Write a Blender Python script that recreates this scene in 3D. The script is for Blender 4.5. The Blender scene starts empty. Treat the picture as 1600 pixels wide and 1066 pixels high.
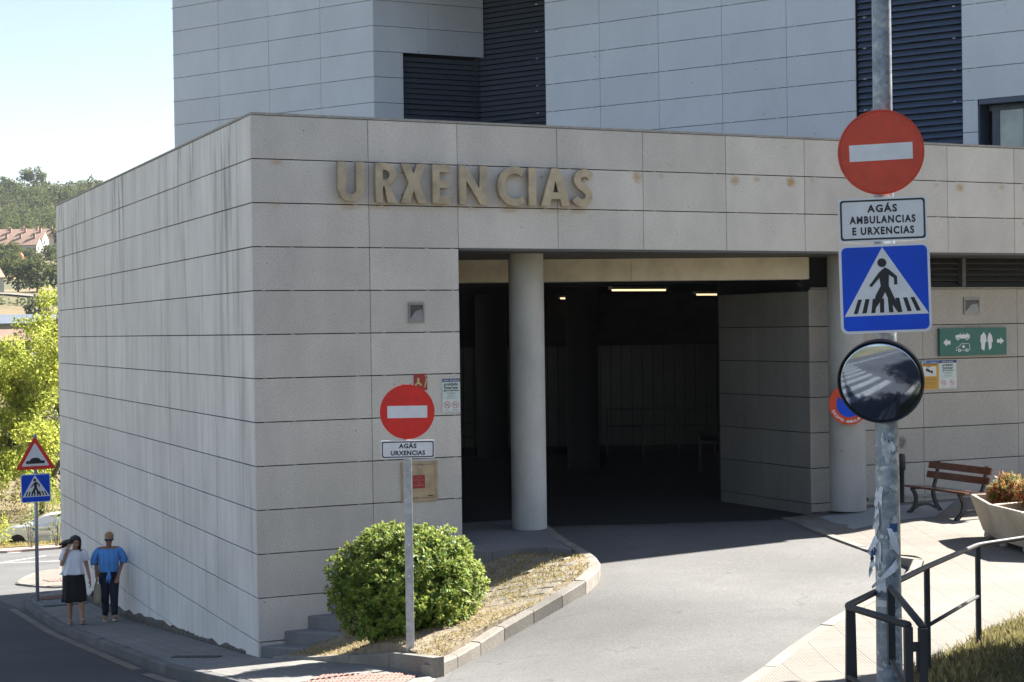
import bpy, bmesh, math, random
import numpy as np
from mathutils import Vector, Matrix, Euler, noise as mnoise

random.seed(7)
rng = np.random.default_rng(7)
S = bpy.context.scene
COL = S.collection
R = math.radians
sin, cos, pi = math.sin, math.cos, math.pi

# ------------------------------------------------------------------ camera
cam_d = bpy.data.cameras.new('camera')
cam = bpy.data.objects.new('camera', cam_d)
COL.objects.link(cam)
cam_d.sensor_width = 36.0
cam_d.lens = 36.0 * 2503.9 / 1600.0
cam_d.clip_start = 0.1
cam_d.clip_end = 5000
_r = Vector((0.9077142, -0.4193508, -0.01413647))
_u = Vector((0.01584627, 0.00059423, 0.99987426))
_f = Vector((0.41928967, 0.90782408, -0.00718454))
m = Matrix((_r, _u, -_f)).transposed().to_4x4()
m.translation = Vector((-5.9631, -21.2864, 4.4219))
cam.matrix_world = m
S.camera = cam

# ------------------------------------------------------------------ light
SUN_EL, SUN_AZ = R(41.0), R(9.5)           # azimuth measured from +X towards +Y
sun_dir = Vector((cos(SUN_EL) * cos(SUN_AZ), cos(SUN_EL) * sin(SUN_AZ), sin(SUN_EL)))
world = bpy.data.worlds.new('World')
S.world = world
world.use_nodes = True
wn = world.node_tree.nodes
sky = wn.new('ShaderNodeTexSky')
sky.sky_type = 'NISHITA'
sky.sun_disc = False
sky.sun_elevation = SUN_EL
sky.sun_rotation = pi / 2 - SUN_AZ
sky.altitude = 260
sky.air_density = 1.0
sky.dust_density = 0.6
sky.ozone_density = 1.0
bg = wn['Background']
bg.inputs['Strength'].default_value = 0.052
wb = wn.new('ShaderNodeMixRGB'); wb.blend_type = 'MULTIPLY'; wb.inputs[0].default_value = 1.0; wb.inputs[2].default_value = (1.05, .95, .90, 1)
world.node_tree.links.new(sky.outputs[0], wb.inputs[1])
world.node_tree.links.new(wb.outputs[0], bg.inputs['Color'])
sl = bpy.data.lights.new('sun', 'SUN')
sl.energy = 5.0
sl.angle = R(0.53)
sl.color = (1.0, 0.955, 0.88)
sun = bpy.data.objects.new('sun', sl)
COL.objects.link(sun)
sun.rotation_euler = sun_dir.to_track_quat('Z', 'Y').to_euler()
S.view_settings.view_transform = 'Standard'
S.view_settings.look = 'None'
S.view_settings.exposure = 2.15
S.view_settings.gamma = 1.0
S.view_settings.use_curve_mapping = False
S.cycles.max_bounces = 8
S.cycles.diffuse_bounces = 4
S.cycles.volume_bounces = 1
S.cycles.caustics_reflective = False
S.cycles.caustics_refractive = False

# ------------------------------------------------------------------ ground height
def sm(a, b, x):
    t = min(1.0, max(0.0, (x - a) / (b - a)))
    return t * t * (3 - 2 * t)

def street(y):
    if y < 0: return -.14 * y
    if y < 9: return -.1 * y
    if y < 14: return -.9 - .065 * (y - 9)
    return -1.225 - .09 * (y - 14)

def plat(y):
    return max(1.33, street(y))

def gh(x, y):
    """height of the footway; carriageways lie 0.13 m lower"""
    b = 4 - sm(-2, 0, y)
    w = sm(0.2, b, x) * (1 if y < 16.4 else 0)
    return (1 - w) * street(y) + w * plat(y)

# ------------------------------------------------------------------ materials
MATS = {}

def new_mat(name):
    mt = bpy.data.materials.new(name)
    mt.use_nodes = True
    nt = mt.node_tree
    return mt, nt, nt.nodes['Principled BSDF']

def N(nt, t, **kw):
    n = nt.nodes.new('ShaderNode' + t)
    for k, v in kw.items():
        setattr(n, k, v)
    return n

def pos_scaled(nt, sc=(1, 1, 1), obj=False):
    if obj:
        src = N(nt, 'TexCoord').outputs['Object']
    else:
        src = N(nt, 'NewGeometry').outputs['Position']
    mp = N(nt, 'Mapping')
    mp.inputs['Scale'].default_value = sc
    nt.links.new(src, mp.inputs['Vector'])
    return mp.outputs['Vector']

def noise_tex(nt, vec, scale, detail=4, rough=.55):
    n = N(nt, 'TexNoise')
    n.inputs['Scale'].default_value = scale
    n.inputs['Detail'].default_value = detail
    n.inputs['Roughness'].default_value = rough
    nt.links.new(vec, n.inputs['Vector'])
    return n.outputs['Fac']

def ramp(nt, fac, stops):
    r = N(nt, 'ValToRGB')
    el = r.color_ramp.elements
    while len(el) < len(stops):
        el.new(0.5)
    for e, (p, c) in zip(el, stops):
        e.position = p
        e.color = (c[0], c[1], c[2], 1) if not isinstance(c, (int, float)) else (c, c, c, 1)
    nt.links.new(fac, r.inputs['Fac'])
    return r.outputs['Color']

def mix(nt, a, b, fac, mode='MIX'):
    n = N(nt, 'MixRGB', blend_type=mode)
    for i, v in ((1, a), (2, b)):
        if isinstance(v, (tuple, list)):
            n.inputs[i].default_value = (v[0], v[1], v[2], 1)
        else:
            nt.links.new(v, n.inputs[i])
    if isinstance(fac, (int, float)):
        n.inputs[0].default_value = fac
    else:
        nt.links.new(fac, n.inputs[0])
    return n.outputs[0]

def math_n(nt, op, a, b=None, clamp=False):
    n = N(nt, 'Math', operation=op, use_clamp=clamp)
    for i, v in ((0, a), (1, b)):
        if v is None: continue
        if isinstance(v, (int, float)): n.inputs[i].default_value = v
        else: nt.links.new(v, n.inputs[i])
    return n.outputs[0]

def bump(nt, bs, fac, strength=.3, dist=.01):
    b = N(nt, 'Bump')
    b.inputs['Strength'].default_value = strength
    b.inputs['Distance'].default_value = dist
    nt.links.new(fac, b.inputs['Height'])
    nt.links.new(b.outputs[0], bs.inputs['Normal'])

def setc(nt, bs, c):
    if isinstance(c, (tuple, list)):
        bs.inputs['Base Color'].default_value = (c[0], c[1], c[2], 1)
    else:
        nt.links.new(c, bs.inputs['Base Color'])

def plain(name, c, rough=.6, metal=0.0, var=.12, scale=9, spec=.5, bmp=0.0, coat=0.0):
    """a paint, metal, cloth or plastic with slight uneven tone"""
    if name in MATS: return MATS[name]
    mt, nt, bs = new_mat(name)
    v = pos_scaled(nt)
    f = noise_tex(nt, v, scale, 5)
    lo = tuple(x * (1 - var) for x in c); hi = tuple(min(1, x * (1 + var)) for x in c)
    setc(nt, bs, ramp(nt, f, [(.3, lo), (.7, hi)]))
    bs.inputs['Roughness'].default_value = rough
    bs.inputs['Metallic'].default_value = metal
    bs.inputs['Specular IOR Level'].default_value = spec
    bs.inputs['Coat Weight'].default_value = coat
    if bmp: bump(nt, bs, noise_tex(nt, v, scale * 4, 4), bmp, .01)
    MATS[name] = mt
    return mt

def emit(name, c, strength):
    mt, nt, bs = new_mat(name)
    bs.inputs['Base Color'].default_value = (*c, 1)
    bs.inputs['Emission Color'].default_value = (*c, 1)
    bs.inputs['Emission Strength'].default_value = strength
    MATS[name] = mt
    return mt

def stone(name, c, streak=0.0, grain=.22, tone=.10, rough=.55, spots=None, spec=.5, blotch=.12, spotc=(.42, .25, .06)):
    mt, nt, bs = new_mat(name)
    P = pos_scaled(nt)
    fine = noise_tex(nt, P, 55, 3, .8)
    col = ramp(nt, fine, [(.30, tuple(x * (1 - grain * 1.3) for x in c)), (.5, c), (.72, tuple(x * (1 + grain) for x in c))])
    spk = noise_tex(nt, P, 130, 2, .6)
    col = mix(nt, col, (c[0] * .35, c[1] * .35, c[2] * .35), ramp(nt, spk, [(.66, 0), (.74, .55)]))
    big = noise_tex(nt, pos_scaled(nt, (1, 1, .6)), 1.4, 5, .6)
    col = mix(nt, col, ramp(nt, big, [(.3, 1 - blotch), (.7, 1 + blotch * .4)]), 1.0, 'MULTIPLY')
    oi = N(nt, 'ObjectInfo')
    rt = ramp(nt, oi.outputs['Random'], [(0, 1 - tone), (1, 1.0)])
    col = mix(nt, col, rt, 1.0, 'MULTIPLY')
    # small chips and dark pits
    pit = noise_tex(nt, P, 17, 2, .4)
    col = mix(nt, col, (.06, .055, .05), ramp(nt, pit, [(.755, 0), (.775, .7)]))
    if streak:
        s1 = noise_tex(nt, pos_scaled(nt, (5.5, 5.5, .42)), 1.0, 6, .60)
        s2 = noise_tex(nt, pos_scaled(nt, (2.2, 2.2, .25)), 1.0, 3, .5)
        k = math_n(nt, 'MULTIPLY', ramp(nt, s1, [(.46, 0), (.62, 1)]), ramp(nt, s2, [(.46, .06), (.62, 1)]))
        sz = N(nt, 'SeparateXYZ'); nt.links.new(N(nt, 'NewGeometry').outputs['Position'], sz.inputs[0])
        k = math_n(nt, 'MULTIPLY', k, ramp(nt, math_n(nt, 'DIVIDE', sz.outputs['Z'], 8.0), [(.15, .28), (.55, .5), (.9, 1)]))
        col = mix(nt, col, (.12, .118, .115), math_n(nt, 'MULTIPLY', k, streak))
        s3 = noise_tex(nt, pos_scaled(nt, (30, 30, 1.2)), 1.0, 3, .6)
        col = mix(nt, col, (.85, .85, .85), ramp(nt, s3, [(.35, .0), (.75, .03)]))
        # wide soft pale and grey curtains of run-off
        s4 = noise_tex(nt, pos_scaled(nt, (4.3, 4.3, .12)), 1.0, 2, .5)
        col = mix(nt, col, ramp(nt, s4, [(.3, .90), (.7, 1.04)]), 1.0, 'MULTIPLY')
    if spots:
        sep = N(nt, 'SeparateXYZ')
        nt.links.new(N(nt, 'NewGeometry').outputs['Position'], sep.inputs[0])
        acc = None
        wob = noise_tex(nt, P, 14, 3)
        for (sx, sz, w, hgt, a) in spots:
            dx = math_n(nt, 'DIVIDE', math_n(nt, 'SUBTRACT', sep.outputs['X'], sx), w)
            dz = math_n(nt, 'DIVIDE', math_n(nt, 'SUBTRACT', sep.outputs['Z'], sz), hgt)
            d2 = math_n(nt, 'ADD', math_n(nt, 'MULTIPLY', dx, dx), math_n(nt, 'MULTIPLY', dz, dz))
            d2 = math_n(nt, 'ADD', d2, math_n(nt, 'MULTIPLY', math_n(nt, 'SUBTRACT', wob, .5), 1.6))
            v = math_n(nt, 'MULTIPLY', math_n(nt, 'SUBTRACT', 1.0, d2, True), a)
            acc = v if acc is None else math_n(nt, 'MAXIMUM', acc, v)
        col = mix(nt, col, spotc, acc)
    setc(nt, bs, col)
    bs.inputs['Roughness'].default_value = rough
    bs.inputs['Specular IOR Level'].default_value = spec
    bump(nt, bs, fine, .25, .004)
    MATS[name] = mt
    return mt

RUST = [(6.0, 6.71, .10, .10, .75), (6.42, 6.74, .06, .06, .3), (7.75, 6.70, .10, .09, .7), (8.15, 6.73, .08, .05, .55),
        (8.8, 6.70, .10, .10, .9), (9.2, 6.74, .05, .05, .35), (11.7, 6.73, .08, .05, .3), (12.2, 6.70, .10, .09, .7),
        (13.1, 6.72, .08, .06, .45), (13.6, 6.12, .08, .08, .5), (13.6, 6.72, .06, .08, .5), (.35, 6.76, .12, .05, .5),
        (.35, 6.17, .12, .05, .25), (1.4, 6.17, .2, .06, .35), (1.85, 6.18, .2, .05, .3), (3.3, 6.18, .2, .05, .25),
        (3.85, 6.17, .18, .05, .4), (4.55, 6.17, .2, .05, .3), (5.0, 6.17, .18, .05, .4)]
stone('granite_front', (.67, .62, .56), spots=RUST, grain=.24, tone=.14, blotch=.16)
stone('granite_side', (.77, .745, .725), streak=.8, grain=.10, tone=.10)
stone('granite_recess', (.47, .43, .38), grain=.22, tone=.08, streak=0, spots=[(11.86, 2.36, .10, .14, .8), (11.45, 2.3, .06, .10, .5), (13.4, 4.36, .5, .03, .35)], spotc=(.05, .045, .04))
stone('granite_shaded', (.25, .235, .215), grain=.22, tone=.10, streak=.3)  # darker copy of the granite: tunnel shade put into the colour
stone('tower_stone', (.55, .585, .65), grain=.08, tone=.07, rough=.27, spec=.6, blotch=.07)
stone('column_concrete', (.56, .54, .50), grain=.08, tone=0, blotch=.25, rough=.7)
stone('kerb_concrete', (.25, .228, .195), grain=.30, tone=.22, blotch=.35, rough=.85)
stone('planter_concrete', (.54, .46, .36), grain=.15, tone=.05, blotch=.35, streak=.35, rough=.85)
stone('kerb_dark', (.14, .138, .135), grain=.25, tone=.18, blotch=.35, rough=.9)
stone('paver_concrete', (.25, .225, .185), grain=.25, tone=.2, blotch=.3, rough=.9)
stone('column_darkened', (.42, .405, .38), grain=.08, tone=0, blotch=.25, rough=.7)  # column concrete darkened to offset bounce from the sunlit pavement
stone('step_stone', (.22, .22, .22), grain=.2, tone=.1, blotch=.35, rough=.85)
plain('gap_dark', (.018, .018, .02), .9)
plain('plinth_moss', (.085, .08, .068), .95, var=.6, scale=11, bmp=.8)
plain('coping_stone', (.33, .31, .28), .7, var=.2)
plain('soffit', (.10, .095, .09), .7, var=.3, scale=4)
plain('beam_cream', (.80, .72, .56), .75, var=.14, scale=3)
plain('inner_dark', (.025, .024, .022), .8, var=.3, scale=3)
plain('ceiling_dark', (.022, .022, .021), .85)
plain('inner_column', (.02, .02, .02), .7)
plain('glass_profile', (.075, .08, .06), .35, var=.12, scale=2)
plain('steel_shaded', (.10, .10, .10), .5, metal=.6)  # darker steel for inner fittings, tunnel gloom put into the colour
plain('steel', (.55, .55, .55), .35, metal=.9)
plain('louvre_grey', (.085, .085, .09), .5, var=.15)
plain('louvre_blue', (.070, .098, .155), .38, var=.1, spec=.7)
plain('louvre_navy', (.065, .082, .115), .45, var=.12)
plain('frame_blue', (.045, .07, .12), .4)
plain('bronze', (.48, .39, .27), .42, metal=.40, var=.25, scale=5)
plain('cabinet_metal', (.42, .34, .235), .42, metal=.45, var=.22, scale=6)
plain('box_grey', (.30, .29, .27), .5, metal=.3)
plain('galvanised', (.40, .42, .44), .45, metal=.35, var=.22, scale=14)
plain('rail_paint', (.038, .038, .042), .55, var=.12, spec=.3)
plain('sign_red', (.74, .024, .014), .42, var=.10)
plain('sign_red_sunned', (.62, .060, .022), .45, var=.13)
plain('sign_white', (.76, .765, .78), .42, var=.07)
plain('sign_blue', (.004, .075, .64), .42, var=.16, scale=2.6, spec=.3)
plain('sign_black', (.012, .012, .013), .45)
plain('sign_grey_back', (.30, .31, .32), .5, metal=.4)
plain('sign_green', (.012, .13, .105), .4, var=.08)
plain('poster_white', (.70, .72, .69), .5, var=.04)
plain('poster_pale', (.60, .70, .66), .5, var=.04)
plain('poster_navy', (.02, .035, .16), .5)
plain('poster_blue', (.05, .14, .36), .5)
plain('poster_yellow', (.66, .36, .045), .5, var=.05)
plain('poster_red', (.33, .035, .035), .5)
plain('poster_grey', (.30, .31, .31), .5)
plain('print_pink', (.55, .12, .14), .5)
plain('print_yellow', (.62, .52, .22), .5)
plain('print_brown', (.30, .16, .03), .5)
plain('mirror_rim', (.02, .02, .022), .4)
plain('mirror_hood', (.17, .05, .03), .5)
plain('paper_white', (.68, .69, .70), .7, var=.12, scale=30)
plain('paper_blue', (.03, .08, .22), .6)
plain('glue_pale', (.46, .48, .50), .6, var=.3, scale=30)
plain('wood_red', (.135, .045, .022), .32, var=.35, scale=8, coat=.5)
plain('cast_iron', (.018, .018, .02), .5)
plain('skin', (.46, .235, .145), .5, var=.07, scale=20)
plain('skin_tan', (.36, .165, .10), .5, var=.07, scale=20)
plain('lips', (.36, .09, .08), .5)
plain('eye_dark', (.02, .015, .012), .3)
plain('hair_dark', (.022, .014, .011), .42, var=.4, scale=60)
plain('hair_blond', (.36, .215, .065), .45, var=.4, scale=60)
plain('cloth_white', (.86, .85, .90), .8, var=.03, scale=5)
plain('cloth_black', (.010, .010, .012), .85, var=.2)
plain('cloth_blue', (.10, .32, .72), .75, var=.10, scale=7)
plain('denim_navy', (.016, .02, .04), .8, var=.25)
plain('sandal_tan', (.42, .30, .20), .6)
plain('sole_white', (.62, .58, .52), .7)
plain('bag_beige', (.44, .38, .26), .8, var=.12)
plain('bag_flap', (.10, .11, .13), .7)
plain('car_white', (.74, .75, .76), .22, var=.02, coat=.7)
plain('car_glass', (.012, .018, .025), .05, spec=.8)
plain('tyre', (.02, .02, .02), .85)
plain('rim_alloy', (.5, .5, .5), .3, metal=.8)
plain('bark', (.09, .07, .05), .9, var=.35, bmp=.6)
plain('roof_tile', (.27, .175, .13), .85, var=.2, scale=1.2)
plain('house_wall', (.42, .40, .36), .85, var=.05, scale=.3)
plain('house_window', (.05, .07, .10), .2)
plain('shed_roof', (.13, .15, .175), .5, var=.1, scale=.4)
plain('slide_orange', (.62, .09, .05), .5)
plain('stone_wall', (.25, .22, .18), .9, var=.3)
plain('drain_iron', (.035, .032, .03), .7)
plain('marking_white', (.62, .62, .60), .75, var=.15, scale=3)
plain('marking_shaded', (.17, .17, .17), .8, var=.25, scale=4)  # white road paint darkened as if the crossing lay in shade
plain('marking_yellow', (.17, .135, .10), .8, var=.30, scale=3)
plain('tactile_red', (.25, .115, .095), .85, var=.2)
plain('paving_pink', (.40, .29, .245), .85, var=.15)
plain('tactile_grey', (.24, .24, .24), .85, var=.2)
emit('tube_light', (1.0, .72, .34), .5)

def asphalt(name, c):
    mt, nt, bs = new_mat(name)
    P = pos_scaled(nt)
    g = noise_tex(nt, P, 42, 3, .8)
    col = ramp(nt, g, [(.25, tuple(x * .62 for x in c)), (.5, c), (.78, tuple(x * 1.5 for x in c))])
    b1 = noise_tex(nt, P, .55, 6, .62)
    col = mix(nt, col, ramp(nt, b1, [(.3, .76), (.7, 1.12)]), 1.0, 'MULTIPLY')
    b2 = noise_tex(nt, pos_scaled(nt, (1, 3, 1)), 1.6, 5, .7)
    col = mix(nt, col, tuple(x * .5 for x in c), ramp(nt, b2, [(.66, 0), (.76, .5)]))
    wear = N(nt, 'TexWave', wave_type='BANDS', bands_direction='DIAGONAL')
    wear.inputs['Scale'].default_value = .12
    wear.inputs['Distortion'].default_value = 4
    nt.links.new(P, wear.inputs['Vector'])
    col = mix(nt, col, ramp(nt, wear.outputs['Fac'], [(.2, .93), (.8, 1.05)]), 1.0, 'MULTIPLY')
    oil = N(nt, 'TexVoronoi'); oil.inputs['Scale'].default_value = 1.1; nt.links.new(P, oil.inputs['Vector'])
    col = mix(nt, col, tuple(x * .45 for x in c), ramp(nt, math_n(nt, 'ADD', oil.outputs['Distance'], math_n(nt, 'MULTIPLY', math_n(nt, 'SUBTRACT', noise_tex(nt, P, 6, 3), .5), .25)), [(.03, .45), (.10, 0)]))
    grit = noise_tex(nt, P, 75, 1, .5)
    col = mix(nt, col, tuple(min(1, x * 2.6) for x in c), ramp(nt, grit, [(.70, 0), (.76, .8)]))
    # thin cracks
    v = N(nt, 'TexVoronoi', feature='DISTANCE_TO_EDGE')
    v.inputs['Scale'].default_value = .55
    dis = N(nt, 'VectorMath', operation='ADD')
    nz = N(nt, 'TexNoise'); nz.inputs['Scale'].default_value = 1.5; nz.inputs['Detail'].default_value = 5
    nt.links.new(P, nz.inputs['Vector'])
    nt.links.new(P, dis.inputs[0]); nt.links.new(nz.outputs['Color'], dis.inputs[1])
    nt.links.new(dis.outputs[0], v.inputs['Vector'])
    ck = math_n(nt, 'MULTIPLY', ramp(nt, v.outputs['Distance'], [(.0, .45), (.012, 0)]), ramp(nt, b1, [(.5, 0), (.62, 1)]))
    col = mix(nt, col, (.03, .03, .03), ck)
    setc(nt, bs, col)
    bs.inputs['Roughness'].default_value = .9
    bump(nt, bs, g, .6, .008)
    MATS[name] = mt
asphalt('asphalt', (.113, .111, .107))
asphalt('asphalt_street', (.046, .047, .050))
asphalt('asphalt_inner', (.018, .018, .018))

def paving(name, c, bw, bh, rot=0.0, dark=.6):
    mt, nt, bs = new_mat(name)
    src = N(nt, 'NewGeometry').outputs['Position']
    mp = N(nt, 'Mapping'); mp.inputs['Rotation'].default_value = (0, 0, rot)
    nt.links.new(src, mp.inputs['Vector'])
    br = N(nt, 'TexBrick')
    br.offset = 0.0
    br.inputs['Scale'].default_value = 1
    br.inputs['Mortar Size'].default_value = .006
    br.inputs['Brick Width'].default_value = bw
    br.inputs['Row Height'].default_value = bh
    br.inputs['Color1'].default_value = (*tuple(x * .93 for x in c), 1)
    br.inputs['Color2'].default_value = (*c, 1)
    br.inputs['Mortar'].default_value = (*tuple(x * dark for x in c), 1)
    nt.links.new(mp.outputs[0], br.inputs['Vector'])
    # the little ribs pressed into each tile
    wv = N(nt, 'TexWave', wave_type='BANDS', bands_direction='X')
    wv.inputs['Scale'].default_value = 10.5
    nt.links.new(mp.outputs[0], wv.inputs['Vector'])
    col = mix(nt, br.outputs['Color'], ramp(nt, wv.outputs['Fac'], [(.0, .72), (.35, 1.0)]), .75, 'MULTIPLY')
    P = pos_scaled(nt)
    b1 = noise_tex(nt, P, .9, 6, .65)
    col = mix(nt, col, ramp(nt, b1, [(.28, .74), (.7, 1.08)]), 1.0, 'MULTIPLY')
    g = noise_tex(nt, P, 30, 3, .7)
    col = mix(nt, col, ramp(nt, g, [(.3, .86), (.7, 1.08)]), 1.0, 'MULTIPLY')
    setc(nt, bs, col)
    bs.inputs['Roughness'].default_value = .88
    bump(nt, bs, wv.outputs['Fac'], .35, .006)
    MATS[name] = mt
paving('paving_light', (.215, .193, .163), .4, .4, rot=R(25))
paving('paving_side', (.23, .222, .205), .2, .2, rot=0)
paving('paving_slab', (.20, .20, .20), .8, .8, rot=R(10))

def soil(name, stops, scale=6):
    mt, nt, bs = new_mat(name)
    P = pos_scaled(nt)
    f = noise_tex(nt, P, scale, 8, .7)
    setc(nt, bs, ramp(nt, f, stops))
    bs.inputs['Roughness'].default_value = .95
    bump(nt, bs, f, .9, .03)
    MATS[name] = mt
soil('soil_dry', [(.3, (.12, .10, .07)), (.5, (.23, .185, .13)), (.7, (.29, .24, .17))])
soil('soil_bank', [(.3, (.035, .035, .018)), (.6, (.08, .075, .035)), (.8, (.14, .11, .05))], 5)
soil('land', [(.3, (.035, .05, .02)), (.48, (.09, .085, .035)), (.56, (.16, .12, .06)), (.72, (.21, .155, .08))], .018)
soil('verge', [(.3, (.10, .10, .035)), (.55, (.25, .21, .09)), (.75, (.36, .29, .14))], 2)

def foliage(name, stops, trans=.35, rough=.5, spec=.5):
    """leaf colour goes from young to old by the per-leaf tone"""
    mt, nt, bs = new_mat(name)
    at = N(nt, 'Attribute'); at.attribute_name = 'tone'
    col = ramp(nt, at.outputs['Fac'], stops)
    setc(nt, bs, col)
    bs.inputs['Roughness'].default_value = rough
    bs.inputs['Specular IOR Level'].default_value = spec
    tr = N(nt, 'BsdfTranslucent')
    nt.links.new(mix(nt, col, (1.0, .95, .35), .25, 'MIX'), tr.inputs['Color'])
    ms = N(nt, 'MixShader'); ms.inputs[0].default_value = trans
    nt.links.new(bs.outputs[0], ms.inputs[1]); nt.links.new(tr.outputs[0], ms.inputs[2])
    nt.links.new(ms.outputs[0], nt.nodes['Material Output'].inputs['Surface'])
    MATS[name] = mt
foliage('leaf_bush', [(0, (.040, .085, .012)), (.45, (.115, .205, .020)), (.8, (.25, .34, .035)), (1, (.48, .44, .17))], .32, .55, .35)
foliage('leaf_yellow', [(0, (.09, .14, .015)), (.5, (.22, .285, .025)), (1, (.41, .43, .05))], .5, .7, .2)
foliage('leaf_dark', [(0, (.012, .025, .010)), (.6, (.030, .055, .018)), (1, (.06, .085, .025))], .15)
foliage('leaf_hill', [(0, (.020, .040, .018)), (.5, (.048, .078, .028)), (1, (.10, .125, .042))], .15, .9, .05)
foliage('leaf_brown', [(0, (.08, .055, .02)), (.6, (.19, .14, .05)), (1, (.28, .24, .09))], .25)
foliage('leaf_nandina', [(0, (.05, .10, .018)), (.32, (.13, .13, .025)), (.48, (.36, .06, .03)), (.75, (.44, .09, .035)), (1, (.40, .22, .05))], .3)
foliage('leaf_sapling', [(0, (.05, .10, .02)), (1, (.16, .24, .04))], .35)
foliage('blade_dry', [(0, (.18, .125, .055)), (.5, (.33, .25, .11)), (.8, (.40, .31, .145)), (.9, (.15, .18, .04)), (1, (.08, .13, .025))], .25, .7)
foliage('blade_bank', [(0, (.022, .030, .010)), (.5, (.052, .055, .018)), (.8, (.17, .125, .055)), (1, (.30, .215, .10))], .25, .7)

# mirror glass
_m, _nt, _b = new_mat('mirror_glass')
_b.inputs['Metallic'].default_value = 1.0
_b.inputs['Base Color'].default_value = (.36, .42, .52, 1)
_f2 = noise_tex(_nt, pos_scaled(_nt), 9, 5)
_nt.links.new(ramp(_nt, _f2, [(.3, .05), (.75, .11)]), _b.inputs['Roughness'])
MATS['mirror_glass'] = _m
# window glass
_m, _nt, _b = new_mat('window_glass')
_b.inputs['Base Color'].default_value = (.25, .28, .27, 1)
_b.inputs['Roughness'].default_value = .03
_b.inputs['Specular IOR Level'].default_value = 1.0
_f2 = noise_tex(_nt, pos_scaled(_nt), 3, 2)
setc(_nt, _b, ramp(_nt, _f2, [(.3, (.16, .19, .19)), (.7, (.30, .33, .32))]))
MATS['window_glass'] = _m

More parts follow.
